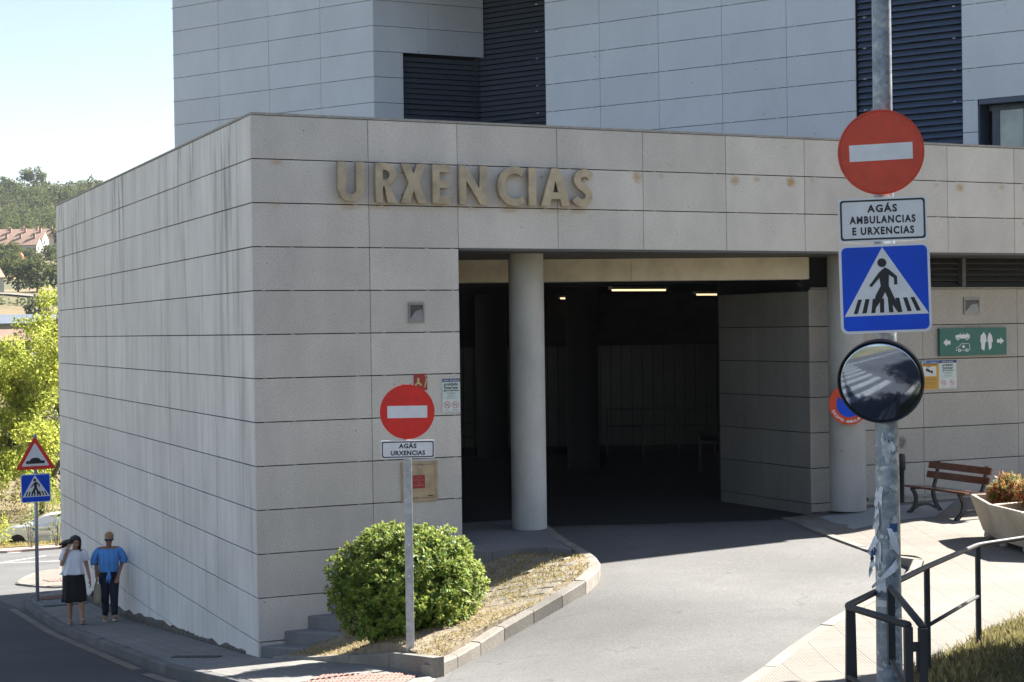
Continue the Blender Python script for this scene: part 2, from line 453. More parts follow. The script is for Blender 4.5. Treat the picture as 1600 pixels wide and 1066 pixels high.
# ------------------------------------------------------------------ mesh helpers
class MB:
    def __init__(s, o=(0, 0, 0)):
        s.v = []; s.f = []; s.o = Vector(o)
    def add(s, vs, fs):
        n = len(s.v)
        s.v += [tuple(Vector(p) - s.o) for p in vs]
        s.f += [tuple(i + n for i in f) for f in fs]
        return s
    def box(s, c, d, rz=0, M=None):
        hx, hy, hz = d[0] / 2, d[1] / 2, d[2] / 2
        pts = [Vector((x, y, z)) for x in (-hx, hx) for y in (-hy, hy) for z in (-hz, hz)]
        if M is None: M = Matrix.Rotation(rz, 3, 'Z')
        pts = [M @ p + Vector(c) for p in pts]
        return s.add(pts, [(0, 1, 3, 2), (4, 6, 7, 5), (0, 4, 5, 1), (2, 3, 7, 6), (0, 2, 6, 4), (1, 5, 7, 3)])
    def bar(s, a, b, w, t, up=(0, 0, 1)):
        a, b = Vector(a), Vector(b); d = b - a
        x = d.normalized(); z = Vector(up)
        if abs(x.dot(z)) > .98: z = Vector((0, 1, 0))
        y = z.cross(x).normalized(); z = x.cross(y)
        M = Matrix((x, y, z)).transposed()
        return s.box((a + b) / 2, (d.length, w, t), M=M)
    def tube(s, path, r, n=10, caps=True):
        path = [Vector(p) for p in path]
        rs = r if isinstance(r, (list, tuple)) else [r] * len(path)
        prev = None; rings = []
        for i, p in enumerate(path):
            t = (path[min(i + 1, len(path) - 1)] - path[max(i - 1, 0)]).normalized()
            ref = Vector((0, 0, 1)) if abs(t.z) < .9 else Vector((1, 0, 0))
            if prev is not None:
                x = (prev - t * prev.dot(t)).normalized()
            else:
                x = ref.cross(t).normalized()
            prev = x; y = t.cross(x)
            rings.append([p + (x * cos(2 * pi * k / n) + y * sin(2 * pi * k / n)) * rs[i] for k in range(n)])
        vs = [p for rg in rings for p in rg]; fs = []
        for i in range(len(rings) - 1):
            for k in range(n):
                a = i * n + k; b = i * n + (k + 1) % n
                fs.append((a, b, b + n, a + n))
        if caps:
            fs.append(tuple(reversed(range(n)))); fs.append(tuple(range(len(vs) - n, len(vs))))
        return s.add(vs, fs)
    def rings(s, rs, caps=True):
        n = len(rs[0]); vs = [p for r in rs for p in r]; fs = []
        for i in range(len(rs) - 1):
            for k in range(n):
                a = i * n + k; b = i * n + (k + 1) % n
                fs.append((a, b, b + n, a + n))
        if caps:
            fs.append(tuple(reversed(range(n)))); fs.append(tuple(range(len(vs) - n, len(vs))))
        return s.add(vs, fs)
    def lathe(s, prof, n=24, c=(0, 0, 0), caps=True):
        return s.rings([[Vector(c) + Vector((r * cos(2 * pi * k / n), r * sin(2 * pi * k / n), z)) for k in range(n)] for r, z in prof], caps)
    def slab(s, poly, y0, y1):
        """poly in (x, z), extruded along y from y0 (front, facing -Y) to y1"""
        n = len(poly)
        ar = sum(poly[i][0] * poly[(i + 1) % n][1] - poly[(i + 1) % n][0] * poly[i][1] for i in range(n))
        if ar < 0: poly = poly[::-1]
        vs = [(x, y0, z) for x, z in poly] + [(x, y1, z) for x, z in poly]
        fs = [tuple(range(n)), tuple(range(2 * n - 1, n - 1, -1))]
        for k in range(n):
            a, b = k, (k + 1) % n
            fs.append((b, a, a + n, b + n))
        return s.add(vs, fs)
    def ell(s, c, r, nu=14, nv=9, M=None):
        rs = []
        for j in range(nv + 1):
            th = pi * j / nv
            th = min(max(th, .02), pi - .02)
            ring = []
            for k in range(nu):
                p = Vector((r[0] * sin(th) * cos(2 * pi * k / nu), r[1] * sin(th) * sin(2 * pi * k / nu), -r[2] * cos(th)))
                if M is not None: p = M @ p
                ring.append(p + Vector(c))
            rs.append(ring)
        return s.rings(rs)
    def cap(s, a, b, ra, rb, n=14):
        a, b = Vector(a), Vector(b); d = (b - a)
        L = max(d.length, 1e-5); z = d / L
        ref = Vector((1, 0, 0)) if abs(z.x) < .9 else Vector((0, 1, 0))
        x = ref.cross(z).normalized(); y = z.cross(x)
        st = []
        for j in range(5):
            t = -pi / 2 + (pi / 2) * j / 4
            st.append((ra * sin(t), max(ra * cos(t), ra * .03)))
        for j in range(5):
            t = (pi / 2) * j / 4
            st.append((L + rb * sin(t), max(rb * cos(t), rb * .03)))
        return s.rings([[a + z * h + (x * cos(2 * pi * k / n) + y * sin(2 * pi * k / n)) * r for k in range(n)] for h, r in st])
    def mesh(s, name):
        me = bpy.data.meshes.new(name)
        me.from_pydata([tuple(v) for v in s.v], [], s.f)
        me.validate()
        return me
    def build(s, name, mat, parent=None, smooth=False, label=None, cat=None, group=None, kind=None, bev=0, auto=None):
        me = s.mesh(name)
        return link(name, me, mat, parent, smooth, label, cat, group, kind, bev, auto)

def link(name, me, mat, parent=None, smooth=False, label=None, cat=None, group=None, kind=None, bev=0, auto=None):
    if isinstance(mat, str): mat = MATS[mat]
    if mat is not None and not me.materials: me.materials.append(mat)
    if smooth or auto:
        me.polygons.foreach_set('use_smooth', [True] * len(me.polygons))
        if auto: me.set_sharp_from_angle(angle=R(auto))
    o = bpy.data.objects.new(name, me)
    COL.objects.link(o)
    if parent is not None: o.parent = parent
    if bev:
        b = o.modifiers.new('bevel', 'BEVEL'); b.width = bev; b.segments = 2; b.limit_method = 'ANGLE'
    tag(o, label, cat, group, kind)
    return o

def tag(o, label=None, cat=None, group=None, kind=None):
    if label: o['label'] = label
    if cat: o['category'] = cat
    if group: o['group'] = group
    if kind: o['kind'] = kind
    return o

def thing(name, label, cat, loc=(0, 0, 0), rot=(0, 0, 0), group=None, kind=None):
    o = bpy.data.objects.new(name, None)
    COL.objects.link(o)
    o.empty_display_size = .2
    o.location = loc; o.rotation_euler = rot
    return tag(o, label, cat, group, kind)

def dup_tree(o, parent=None):
    c = o.copy(); COL.objects.link(c)
    if parent is not None: c.parent = parent
    for ch in list(o.children): dup_tree(ch, c)
    return c

def eval_mesh(me, setup):
    """runs modifiers on a mesh and returns the result"""
    o = bpy.data.objects.new('work', me); COL.objects.link(o)
    setup(o)
    dg = bpy.context.evaluated_depsgraph_get(); dg.update()
    out = bpy.data.meshes.new_from_object(o.evaluated_get(dg))
    bpy.data.objects.remove(o)
    return out

def text_geo(s, size, bold=0.0, align='CENTER', space=1.0):
    cu = bpy.data.curves.new('words', 'FONT')
    cu.body = s; cu.size = size; cu.align_x = align; cu.offset = bold
    cu.space_character = space; cu.resolution_u = 3
    o = bpy.data.objects.new('work', cu); COL.objects.link(o)
    dg = bpy.context.evaluated_depsgraph_get(); dg.update()
    me = bpy.data.meshes.new_from_object(o.evaluated_get(dg))
    vs = [tuple(v.co) for v in me.vertices]; fs = [tuple(p.vertices) for p in me.polygons]
    bpy.data.objects.remove(o); bpy.data.curves.remove(cu); bpy.data.meshes.remove(me)
    return vs, fs

def put_text(mb, s, x, z, size, y, bold=0.0, align='CENTER', space=1.0, sx=1.0):
    vs, fs = text_geo(s, size, bold, align, space)
    mb.add([(x + a * sx, y, z + b) for a, b, c in vs], fs)

def shape2d(name, loops, depth, bevel=.004):
    """flat outline with holes, extruded; returned as a mesh standing in the XZ plane facing -Y"""
    cu = bpy.data.curves.new(name, 'CURVE'); cu.dimensions = '2D'; cu.fill_mode = 'BOTH'
    cu.extrude = depth / 2; cu.bevel_depth = bevel; cu.bevel_resolution = 1
    for lp in loops:
        sp = cu.splines.new('POLY'); sp.points.add(len(lp) - 1); sp.use_cyclic_u = True
        for p, (x, y) in zip(sp.points, lp): p.co = (x, y, 0, 1)
    o = bpy.data.objects.new('work', cu); COL.objects.link(o)
    dg = bpy.context.evaluated_depsgraph_get(); dg.update()
    me = bpy.data.meshes.new_from_object(o.evaluated_get(dg))
    bpy.data.objects.remove(o); bpy.data.curves.remove(cu)
    me.transform(Matrix.Rotation(R(90), 4, 'X'))
    return me

def leaf_mesh(name, P, D, U, L, W, tone, fold=.25):
    """P centres, D leaf axis, U leaf normal, L length, W width -> folded four-corner leaves"""
    n = len(P)
    Sd = np.cross(D, U); Sd /= np.linalg.norm(Sd, axis=1, keepdims=True) + 1e-9
    L = np.asarray(L).reshape(-1, 1); W = np.asarray(W).reshape(-1, 1)
    a = P; b = P + D * L * .55 + Sd * W * .5 + U * W * fold; c = P + D * L; d = P + D * L * .55 - Sd * W * .5 + U * W * fold
    v = np.stack([a, b, c, d], 1).reshape(-1, 3)
    i = np.arange(n) * 4
    f = np.stack([np.stack([i, i + 1, i + 2], 1), np.stack([i, i + 2, i + 3], 1)], 1).reshape(-1, 3)
    me = bpy.data.meshes.new(name)
    me.vertices.add(len(v)); me.vertices.foreach_set('co', v.ravel())
    me.loops.add(len(f) * 3); me.loops.foreach_set('vertex_index', f.ravel().astype(np.int32))
    me.polygons.add(len(f)); me.polygons.foreach_set('loop_start', np.arange(len(f), dtype=np.int32) * 3)
    at = me.attributes.new('tone', 'FLOAT', 'FACE')
    at.data.foreach_set('value', np.repeat(np.clip(tone, 0, 1), 2).astype(np.float32))
    me.update(); me.validate()
    return me

def unit(a):
    return a / (np.linalg.norm(a, axis=-1, keepdims=True) + 1e-9)

def blob_leaves(name, blobs, per, L, W, tone0=.2, shell=.55, droop=0.0, seed=0):
    """leaves spread through lumpy clumps (cx,cy,cz,rx,ry,rz)"""
    g = np.random.default_rng(seed)
    Ps, Ds, Us, Ts = [], [], [], []
    for b in blobs:
        c = np.array(b[:3]); r = np.array(b[3:6])
        n = max(6, int(per * (r[0] * r[1] + r[1] * r[2] + r[0] * r[2]) / 3))
        d = unit(g.normal(size=(n, 3)))
        rad = shell + (1 - shell) * g.random((n, 1)) ** .6
        p = c + d * rad * r
        ax = unit(d * .7 + g.normal(size=(n, 3)) * .6 + np.array([0, 0, -droop]))
        up = unit(np.array([0, 0, 1.]) * .7 + d * .6 + g.normal(size=(n, 3)) * .5)
        Ps.append(p); Ds.append(ax); Us.append(up)
        Ts.append(tone0 + .55 * g.random(n) + g.normal() * .12)
    P = np.concatenate(Ps); n = len(P)
    return leaf_mesh(name, P, np.concatenate(Ds), np.concatenate(Us), L * (.7 + .6 * g.random(n)), W * (.7 + .6 * g.random(n)), np.concatenate(Ts))

def clip_cells(poly, step):
    """a polygon in plan cut into small cells (bmesh)"""
    bm = bmesh.new()
    bm.faces.new([bm.verts.new((x, y, 0)) for x, y in poly])
    xs = [p[0] for p in poly]; ys = [p[1] for p in poly]
    for ax, lo, hi in ((0, min(xs), max(xs)), (1, min(ys), max(ys))):
        k = math.ceil(lo / step)
        while k * step < hi:
            co = [0, 0, 0]; no = [0, 0, 0]; co[ax] = k * step; no[ax] = 1
            bmesh.ops.bisect_plane(bm, geom=bm.verts[:] + bm.edges[:] + bm.faces[:], dist=1e-5, plane_co=co, plane_no=no)
            k += 1
    return bm

def sheet(name, poly, zf, mat, step=.6, skirt=0.0, parent=None, **kw):
    bm = clip_cells(poly, step)
    for v in bm.verts: v.co.z = zf(v.co.x, v.co.y)
    if skirt:
        be = [e for e in bm.edges if e.is_boundary]
        r = bmesh.ops.extrude_edge_only(bm, edges=be)
        for v in r['geom']:
            if isinstance(v, bmesh.types.BMVert): v.co.z -= skirt
    bmesh.ops.recalc_face_normals(bm, faces=bm.faces[:])
    up = sum(f.normal.z for f in bm.faces)
    if up < 0: bmesh.ops.reverse_faces(bm, faces=bm.faces[:])
    me = bpy.data.meshes.new(name); bm.to_mesh(me); bm.free()
    return link(name, me, mat, parent, auto=40, **kw)

def inside(x, y, poly):
    c = False; j = len(poly) - 1
    for i in range(len(poly)):
        (xi, yi), (xj, yj) = poly[i], poly[j]
        if (yi > y) != (yj > y) and x < (xj - xi) * (y - yi) / (yj - yi) + xi: c = not c
        j = i
    return c

def smooth_path(pts, sub=4):
    out = []
    for i in range(len(pts) - 1):
        p0 = pts[max(i - 1, 0)]; p1 = pts[i]; p2 = pts[i + 1]; p3 = pts[min(i + 2, len(pts) - 1)]
        for k in range(sub):
            t = k / sub
            out.append(tuple(.5 * (2 * p1[a] + (p2[a] - p0[a]) * t + (2 * p0[a] - 5 * p1[a] + 4 * p2[a] - p3[a]) * t * t + (3 * p1[a] - p0[a] - 3 * p2[a] + p3[a]) * t ** 3) for a in range(len(p1))))
    out.append(tuple(pts[-1]))
    return out

def resample(path, step):
    out = [path[0]]; acc = 0
    for a, b in zip(path, path[1:]):
        L = math.dist(a, b)
        while acc + L >= step:
            t = (step - acc) / L
            a = tuple(a[i] + (b[i] - a[i]) * t for i in range(2)); out.append(a)
            L = math.dist(a, b); acc = 0
        acc += L
    if math.dist(out[-1], path[-1]) > step * .3: out.append(path[-1])
    return out

# ================================================================== LAND AND ROADS
HT = [(-200, 20), (-60, 7.6), (-30, 3.4), (0, -1.2), (14, -2.2), (45, -4.6), (58, -5.9), (64, -5.3), (80, -6), (150, -3), (290, 5), (322, 9.2), (374, 14.8), (395, 15.4),
      (437, 19), (478, 23.8), (500, 26.5), (520, 28.5), (541, 30), (560, 33), (604, 38), (708, 55), (812, 75), (850, 80), (900, 78), (1300, 70)]
def land_h(x, y):
    for (a, za), (b, zb) in zip(HT, HT[1:]):
        if y <= b:
            z = za + (zb - za) * (y - a) / (b - a); break
    else: z = 70
    k = sm(80, 260, y)
    z += k * (3.0 * mnoise.noise(Vector((x * .012, y * .012, 3.1))) + 1.0 * mnoise.noise(Vector((x * .05, y * .05, 7.7))))
    z += sm(600, 850, y) * 9 * mnoise.noise(Vector((x * .006 + .6, 1.3, 2.2)))
    return z
mb = MB()
xs = list(range(-420, -60, 30)) + list(range(-60, 320, 10)) + list(range(320, 900, 40))
ys = list(range(-200, -60, 20)) + list(range(-60, 90, 6)) + list(range(90, 920, 12)) + list(range(920, 1300, 60))
for y in ys:
    for x in xs: mb.v.append((x, y, land_h(x, y)))
W_ = len(xs)
for j in range(len(ys) - 1):
    for i in range(W_ - 1):
        a = j * W_ + i; mb.f.append((a, a + 1, a + 1 + W_, a + W_))
mb.build('land', 'land', smooth=True, kind='structure')

road_z = lambda x, y: gh(x, y) - .13
BORDER = [(-1.3, 17.2), (-1.3, -5.6), (-.6, -6.6), (1.3, -10.3), (2.5, -12), (8, -40)]
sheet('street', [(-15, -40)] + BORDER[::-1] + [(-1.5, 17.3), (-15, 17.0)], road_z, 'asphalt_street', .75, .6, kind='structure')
sheet('road', BORDER + [(26, -40), (26, 19), (14, 19), (9, 53.5), (-15, 50), (-15, 17.0), (-1.5, 17.3)], road_z, 'asphalt', .75, .6, kind='structure')

# far side of the junction: red strip of footway and the verge in front of the parked car
def line_strip(pts, w, off=0.0):
    """a flat band along a path in plan; returns an MB"""
    mb = MB(); L = []; Rr = []
    for i, p in enumerate(pts):
        a = pts[max(i - 1, 0)]; b = pts[min(i + 1, len(pts) - 1)]
        d = Vector((b[0] - a[0], b[1] - a[1])).normalized(); n = Vector((-d.y, d.x)) * w / 2
        L.append((p[0] + n.x, p[1] + n.y)); Rr.append((p[0] - n.x, p[1] - n.y))
    vs = []
    for a, b in zip(L, Rr):
        vs += [(a[0], a[1], road_z(*a) + off), (b[0], b[1], road_z(*b) + off)]
    mb.add(vs, [(2 * i, 2 * i + 1, 2 * i + 3, 2 * i + 2) for i in range(len(pts) - 1)])
    return mb
def subdiv(pts, step=.8):
    out = []
    for a, b in zip(pts, pts[1:]):
        n = max(1, int(math.dist(a, b) / step))
        out += [tuple(a[i] + (b[i] - a[i]) * k / n for i in range(2)) for k in range(n)]
    return out + [pts[-1]]

marks = thing('road_markings', None, None, kind='structure')
line_strip(subdiv([(-9, 41.5), (-2, 37.6), (1.0, 35.8), (2.3, 34.6), (5, 32.2)]), .16, .005).build('painted_line', 'marking_white', marks)
line_strip(subdiv([(1.2, 36.2), (3.0, 39.0)]), .14, .006).build('painted_line', 'marking_white', marks)
for k in range(7):
    x0 = -3.5 + 1.05 * k * .95; y0 = 41.2 + .42 * k
    line_strip(subdiv([(x0, y0), (x0 + .9, y0 + 3.6)]), .5, .005).build('crossing_stripe', 'marking_white', marks)
# kerbside yellow dashes on the street
line_strip(subdiv([(-1.43, 14.0), (-1.40, 10.3), (-1.41, 1.2)]), .15, .005).build('kerb_line', 'marking_yellow', marks)
line_strip(subdiv([(-1.42, .55), (-1.42, -1.3)]), .15, .005).build('kerb_line', 'marking_yellow', marks)
line_strip(subdiv([(-1.42, -1.9), (-1.44, -5.0)]), .15, .005).build('kerb_line', 'marking_yellow', marks)
# zebra crossing on the street in front of the signs (seen in the traffic mirror)
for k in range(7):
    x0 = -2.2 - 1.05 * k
    line_strip(subdiv([(x0, -12.2), (x0, -15.8)]), .52, .005).build('crossing_stripe', 'marking_shaded', marks)
line_strip(subdiv([(-9.9, -40), (-9.9, 20)]), .14, .005).build('painted_line', 'marking_white', marks)

# ---- footways
def kerb_run(parent, path, top, width=.14, high=.30, length=1.0, gap=.012, bulge=0.0, mat='kerb_concrete', side=1):
    """separate kerb stones along a path (outer edge), each its own piece"""
    pts = resample(path, length)
    for a, b in zip(pts, pts[1:]):
        d = Vector((b[0] - a[0], b[1] - a[1])); L = d.length; d /= L
        n = Vector((-d.y, d.x)) * width * side
        a2 = Vector(a) + d * gap / 2; b2 = Vector(b) - d * gap / 2
        jit = random.uniform(-.006, .006)
        za = top(*a) + jit; zb = top(*b) + jit + random.uniform(-.004, .004)
        c = .018
        def sec(p, z):
            q = Vector(p)
            return [(q.x, q.y, z - high), (q.x, q.y, z - c), (q.x + n.x / width * c, q.y + n.y / width * c, z),
                    (q.x + n.x, q.y + n.y, z), (q.x + n.x, q.y + n.y, z - high)]
        mid = (a2 + b2) / 2
        s = MB((mid.x, mid.y, (za + zb) / 2))
        s.rings([sec(a2, za), sec(b2, zb)])
        o = s.build('kerb_stone', mat, parent); o.location = (mid.x, mid.y, (za + zb) / 2)
        bm = bmesh.new(); bm.from_mesh(o.data); bmesh.ops.recalc_face_normals(bm, faces=bm.faces[:]); bm.to_mesh(o.data); bm.free()

RAMP_L = [(.60, -4.86), (1.15, -4.50), (1.82, -4.05), (2.57, -3.78), (3.20, -3.50), (3.68, -3.02), (4.02, -2.30), (4.26, -1.45), (4.62, -.10), (4.98, 1.05), (5.6, 3.2)]
RAMP_L = smooth_path(RAMP_L, 4)
FRONT_L = [(.02, -.55), (.30, -1.7), (.38, -2.9), (.49, -3.9), (.60, -4.86)]
FRONT_L = smooth_path(FRONT_L, 3)

# pavement along the street (left) with the dropped crossing at the ramp mouth
side_poly = [(-1.08, 12.5)] + [(-1.10, y) for y in (8, 3, -1.1, -3.5)] + [(-1.2, -5.4), (-.75, -6.2), (-.30, -6.05), (.55, -4.95)] + FRONT_L[::-1][1:] + [(.0, -.02), (0.02, 0.02), (0.02, 16.3), (-.25, 16.6), (-.62, 16.1), (-.80, 15.4), (-1.0, 14.3)]
def side_z(x, y):
    z = gh(min(x, .2), y)
    if y < -3.2: z -= .09 * sm(-3.2, -5.6, y)
    return z
side = sheet('left_pavement', side_poly, side_z, 'paving_side', .6, .3, kind='structure')
kl = [(-.30, 17.0), (-.72, 16.4), (-.93, 15.5), (-1.12, 14.4), (-1.22, 12.5), (-1.24, 8), (-1.24, 3), (-1.24, -1.1), (-1.26, -3.5), (-1.3, -5.2), (-1.1, -6.0), (-.75, -6.35), (-.25, -6.15)]
kerb_run(side, smooth_path(kl, 4), lambda x, y: side_z(x, y) + .008, length=1.0, side=1, mat='kerb_dark')
kerb_run(side, [(-.22, -6.12), (.60, -4.96)], lambda x, y: side_z(x, y) - .015, length=.55, width=.12, side=1)
# ribbed red warning tiles at the ramp mouth and round the far sign post
def rib_tile(parent, c, sz, rz, zf, mat, ribs=4):
    s = MB((c[0], c[1], zf(*c)))
    u = Vector((cos(rz), sin(rz))); w = Vector((-sin(rz), cos(rz)))
    def pt(a, b, h):
        x = c[0] + u.x * a + w.x * b; y = c[1] + u.y * a + w.y * b
        return (x, y, zf(x, y) + h)
    hs = sz / 2 - .004
    s.add([pt(-hs, -hs, .006), pt(hs, -hs, .006), pt(hs, hs, .006), pt(-hs, hs, .006)], [(0, 1, 2, 3)])
    for k in range(ribs):
        b = -hs + (k + .5) * 2 * hs / ribs; q = hs / ribs * .5
        s.add([pt(-hs + .01, b - q, .007), pt(hs - .01, b - q, .007), pt(hs - .01, b - q * .6, .013), pt(-hs + .01, b - q * .6, .013),
               pt(hs - .01, b + q * .6, .013), pt(-hs + .01, b + q * .6, .013), pt(hs - .01, b + q, .007), pt(-hs + .01, b + q, .007)],
              [(0, 1, 2, 3), (3, 2, 4, 5), (5, 4, 6, 7)])
    o = s.build('warning_tile', 'kerb_concrete' if mat == 'tactile_red' else mat, parent); o.location = (c[0], c[1], zf(*c))
    if mat == 'tactile_red':
        o.data.materials.append(MATS[mat])
        for pl_ in list(o.data.polygons)[1:]: pl_.material_index = 1
    return o
tile_z = lambda x, y: side_z(x, y) + .004
ang = R(52)
for i in range(-1, 7):
    for j in range(0, 6):
        x = -.62 + .2 * i * cos(ang) - .2 * j * sin(ang) + .35; y = -5.55 + .2 * i * sin(ang) + .2 * j * cos(ang)
        if -1.0 < x < .40 and -5.7 < y < -3.55 and inside(x, y, side_poly): rib_tile(side, (x, y), .2, ang, tile_z, 'tactile_red')
for i in range(5):
    for j in range(6):
        x = -.98 + .2 * i; y = 12.8 + .2 * j
        if inside(x, y, side_poly): rib_tile(side, (x, y), .2, 0, tile_z, 'tactile_grey', 5)
for i in range(4):
    for j in range(5):
        x = -.72 + .2 * i; y = 14.2 + .2 * j
        if inside(x, y, side_poly): rib_tile(side, (x, y), .2, 0, tile_z, 'tactile_red', 5)
# iron drain covers let into the pavement
for (x, y, L, rz) in ((-.66, .84, .80, R(-50)), (-.55, 12.55, .9, R(5))):
    s = MB((x, y, side_z(x, y)))
    for k in range(9):
        t = (k - 4) * L / 9
        px, py = x + cos(rz) * t, y + sin(rz) * t
        s.box((px, py, side_z(px, py) + .006), (L / 9 - .02, .12, .014), rz)
    o = s.build('drain_cover', 'drain_iron', side); o.location = (x, y, side_z(x, y))

# raised island beside the ramp
slab_edge = smooth_path([(2.5, -.35), (2.95, -.92), (3.25, -.93), (3.63, -.86), (3.95, -1.08), (4.10, -1.40)], 4)
def off_path(path, d):
    out = []
    for i, p in enumerate(path):
        a = path[max(i - 1, 0)]; b = path[min(i + 1, len(path) - 1)]
        t = Vector((b[0] - a[0], b[1] - a[1])).normalized()
        out.append((p[0] - t.y * d, p[1] + t.x * d))
    return out
RAMP_IN = off_path(RAMP_L, .13)
def isl_z(x, y):
    z = gh(x, y) + .03
    z += .24 * math.exp(-((x - .95) ** 2 + (y + 3.4) ** 2) / .9)
    if y > -2.0 and x > 2.2: z -= .10 * sm(-2.6, -1.2, y)
    return z
isl_poly = [p for p in RAMP_IN[1:] if p[1] < -1.40] + slab_edge[::-1] + [(1.9, -.05), (.35, -.05)] + [(a + .13, b) for a, b in FRONT_L if b > -4.6]
island = sheet('island_soil', isl_poly, isl_z, 'soil_dry', .3, .4, kind='structure')
def isl_kerb(x, y): return max(gh(x, y) + .02, side_z(x, y) + .02 + .0)
kerb_run(island, RAMP_L, lambda x, y: gh(x, y) + .025, width=.15, high=.4, length=.5, side=1)
kerb_run(island, FRONT_L, lambda x, y: side_z(x, y) + .03 + .17 * sm(-1.2, -4.6, y), width=.15, high=.45, length=1.1, side=1)
slab_poly = slab_edge + [p for p in RAMP_IN if p[1] > -1.3][:14] + [(4.4, 2.4), (3.05, 2.4), (3.05, -.02), (2.2, -.02)]
slab_poly = slab_edge + [p for p in RAMP_IN if p[1] > -1.35 and p[1] < 2.3] + [(3.05, 2.3), (3.05, .04), (2.2, .04)]
sheet('entrance_slab', slab_poly, lambda x, y: 1.345, 'paving_slab', .5, .32, kind='structure')
# concrete grass pavers, laid singly
for i in range(16):
    for j in range(16):
        a = R(33)
        x = 1.9 + .235 * i * cos(a) + .27 * j * sin(a) - 1.0; y = -4.3 + .235 * i * sin(a) - .27 * j * cos(a) + 3.4
        if x > 2.15 and inside(x, y, isl_poly) and inside(x + .12, y - .12, isl_poly) and y < -1.0:
            z = isl_z(x, y) + random.uniform(-.004, .004)
            s = MB((x, y, z)); s.box((x, y, z - .040), (.175, .21, .09), a)
            o = s.build('paver', 'paver_concrete', island, bev=.012); o.location = (x, y, z)
            e_ = .1; o.rotation_euler = (math.atan((isl_z(x, y + e_) - isl_z(x, y - e_)) / (2 * e_)), -math.atan((isl_z(x + e_, y) - isl_z(x - e_, y)) / (2 * e_)), 0)

def blades(name, pts, h, w, mat, seed, lean=.5, tone=None):
    g = np.random.default_rng(seed); P = np.array(pts); n = len(P)
    D = unit(np.concatenate([g.normal(size=(n, 2)) * lean, np.ones((n, 1))], 1))
    U = unit(np.concatenate([g.normal(size=(n, 2)), np.zeros((n, 1))], 1))
    T = g.random(n) if tone is None else np.array(tone)
    me = leaf_mesh(name, P, D, U, h * (.4 + .9 * g.random(n)), w * (.6 + .7 * g.random(n)), T, fold=.1)
    return link(name, me, mat, kind='stuff')
gp = []; gt = []
g_ = np.random.default_rng(3)
while len(gp) < 15000:
    x = g_.uniform(.3, 4.4); y = g_.uniform(-4.9, -.3)
    if inside(x, y, isl_poly):
        d = mnoise.noise(Vector((x * 2.2, y * 2.2, .3)))
        if d < -.25 and g_.random() < .8: continue
        gp.append((x, y, isl_z(x, y) - .01)); k = mnoise.noise(Vector((x * 1.3, y * 1.3, 5.3)))
        gt.append(g_.random() * .84 + (.16 if k > .12 and g_.random() < .55 else 0))
blades('dry_grass', gp, .05, .013, 'blade_dry', 5, .9, gt)

# pavement on the right of the ramp
RAMP_R = smooth_path([(.4, -11.2), (1.05, -10.1), (1.75, -9.35), (2.97, -8.25), (4.17, -7.33), (5.79, -6.10), (7.0, -5.05), (7.55, -4.45), (7.75, -4.0), (7.86, -3.5), (8.43, -1.5), (8.96, .1), (9.3, 1.15)], 5)
right_poly = off_path(RAMP_R, -.13) + [(30, 1.165), (30, -16), (4, -20), (-.4, -20), (-.5, -13.5)]
def path_dist(x, y, P_):
    best = 9e9
    for (ax, ay), (bx, by) in zip(P_, P_[1:]):
        t = max(0, min(1, ((x - ax) * (bx - ax) + (y - ay) * (by - ay)) / ((bx - ax) ** 2 + (by - ay) ** 2)))
        best = min(best, math.hypot(x - ax - t * (bx - ax), y - ay - t * (by - ay)))
    return best
def right_z(x, y):
    k = sm(-4.3, -3.0, y)
    return gh(x, y) - (.112 * sm(1.7, .2, path_dist(x, y, RAMP_R)) * k if k > 0 else 0)
rightp = sheet('right_pavement', right_poly, right_z, 'paving_light', .6, .3, kind='structure')
kerb_run(rightp, RAMP_R, lambda x, y: right_z(x, y) + .006, length=1.0, side=-1)
# pale repair patch of tiles near the tunnel
ptz = lambda x, y: right_z(x, y) + .006
sheet('pavement_patch', [(9.25, -.9), (9.75, .7), (12.6, .72), (10.9, -.85)], ptz, 'poster_grey', .6, 0, parent=rightp)

# sloping bank behind the railing
bank_poly = [(-.2, -13.95), (.80, -12.70), (2.10, -11.05), (3.15, -10.02), (4.80, -8.88), (5.95, -8.30), (9, -7.5), (22, -6.5), (22, -24), (1.5, -24)]
_bl = [(-.2, -13.95), (.80, -12.70), (2.10, -11.05), (3.15, -10.02), (4.80, -8.88), (5.95, -8.30), (9, -7.5), (22, -6.5)]
def dist_line(x, y):
    best = 9e9
    for a, b in zip(_bl, _bl[1:]):
        ax, ay = a; bx, by = b; t = max(0, min(1, ((x - ax) * (bx - ax) + (y - ay) * (by - ay)) / ((bx - ax) ** 2 + (by - ay) ** 2)))
        best = min(best, math.hypot(x - ax - t * (bx - ax), y - ay - t * (by - ay)))
    return best
def bank_z(x, y):
    d = dist_line(x, y)
    return gh(x, y) + .015 + .13 * min(d, 3.0) + .03 * mnoise.noise(Vector((x * 2, y * 2, 1)))
sheet('grass_bank', bank_poly, bank_z, 'soil_bank', .4, .3, kind='structure')
bp = []; bt = []
while len(bp) < 46000:
    x = g_.uniform(-.3, 8.5); y = g_.uniform(-15, -7.4)
    if inside(x, y, bank_poly):
        d = dist_line(x, y)
        if d > 3.0: continue
        bp.append((x, y, bank_z(x, y) - .01)); bt.append(g_.random() * .75 + (.25 if g_.random() < (.85 if d < .7 else .45 if d < 1.3 else .12) else 0))
blades('bank_grass', bp, .085, .011, 'blade_bank', 8, .55, bt)
wp = []
while len(wp) < 900:
    x = g_.uniform(1.8, 7); y = g_.uniform(-12, -7.6)
    if inside(x, y, bank_poly) and dist_line(x, y) < .6: wp.append((x, y, bank_z(x, y)))
blades('dry_weeds', wp, .13, .010, 'blade_dry', 9, .35, [g_.random() * .7 for _ in wp])

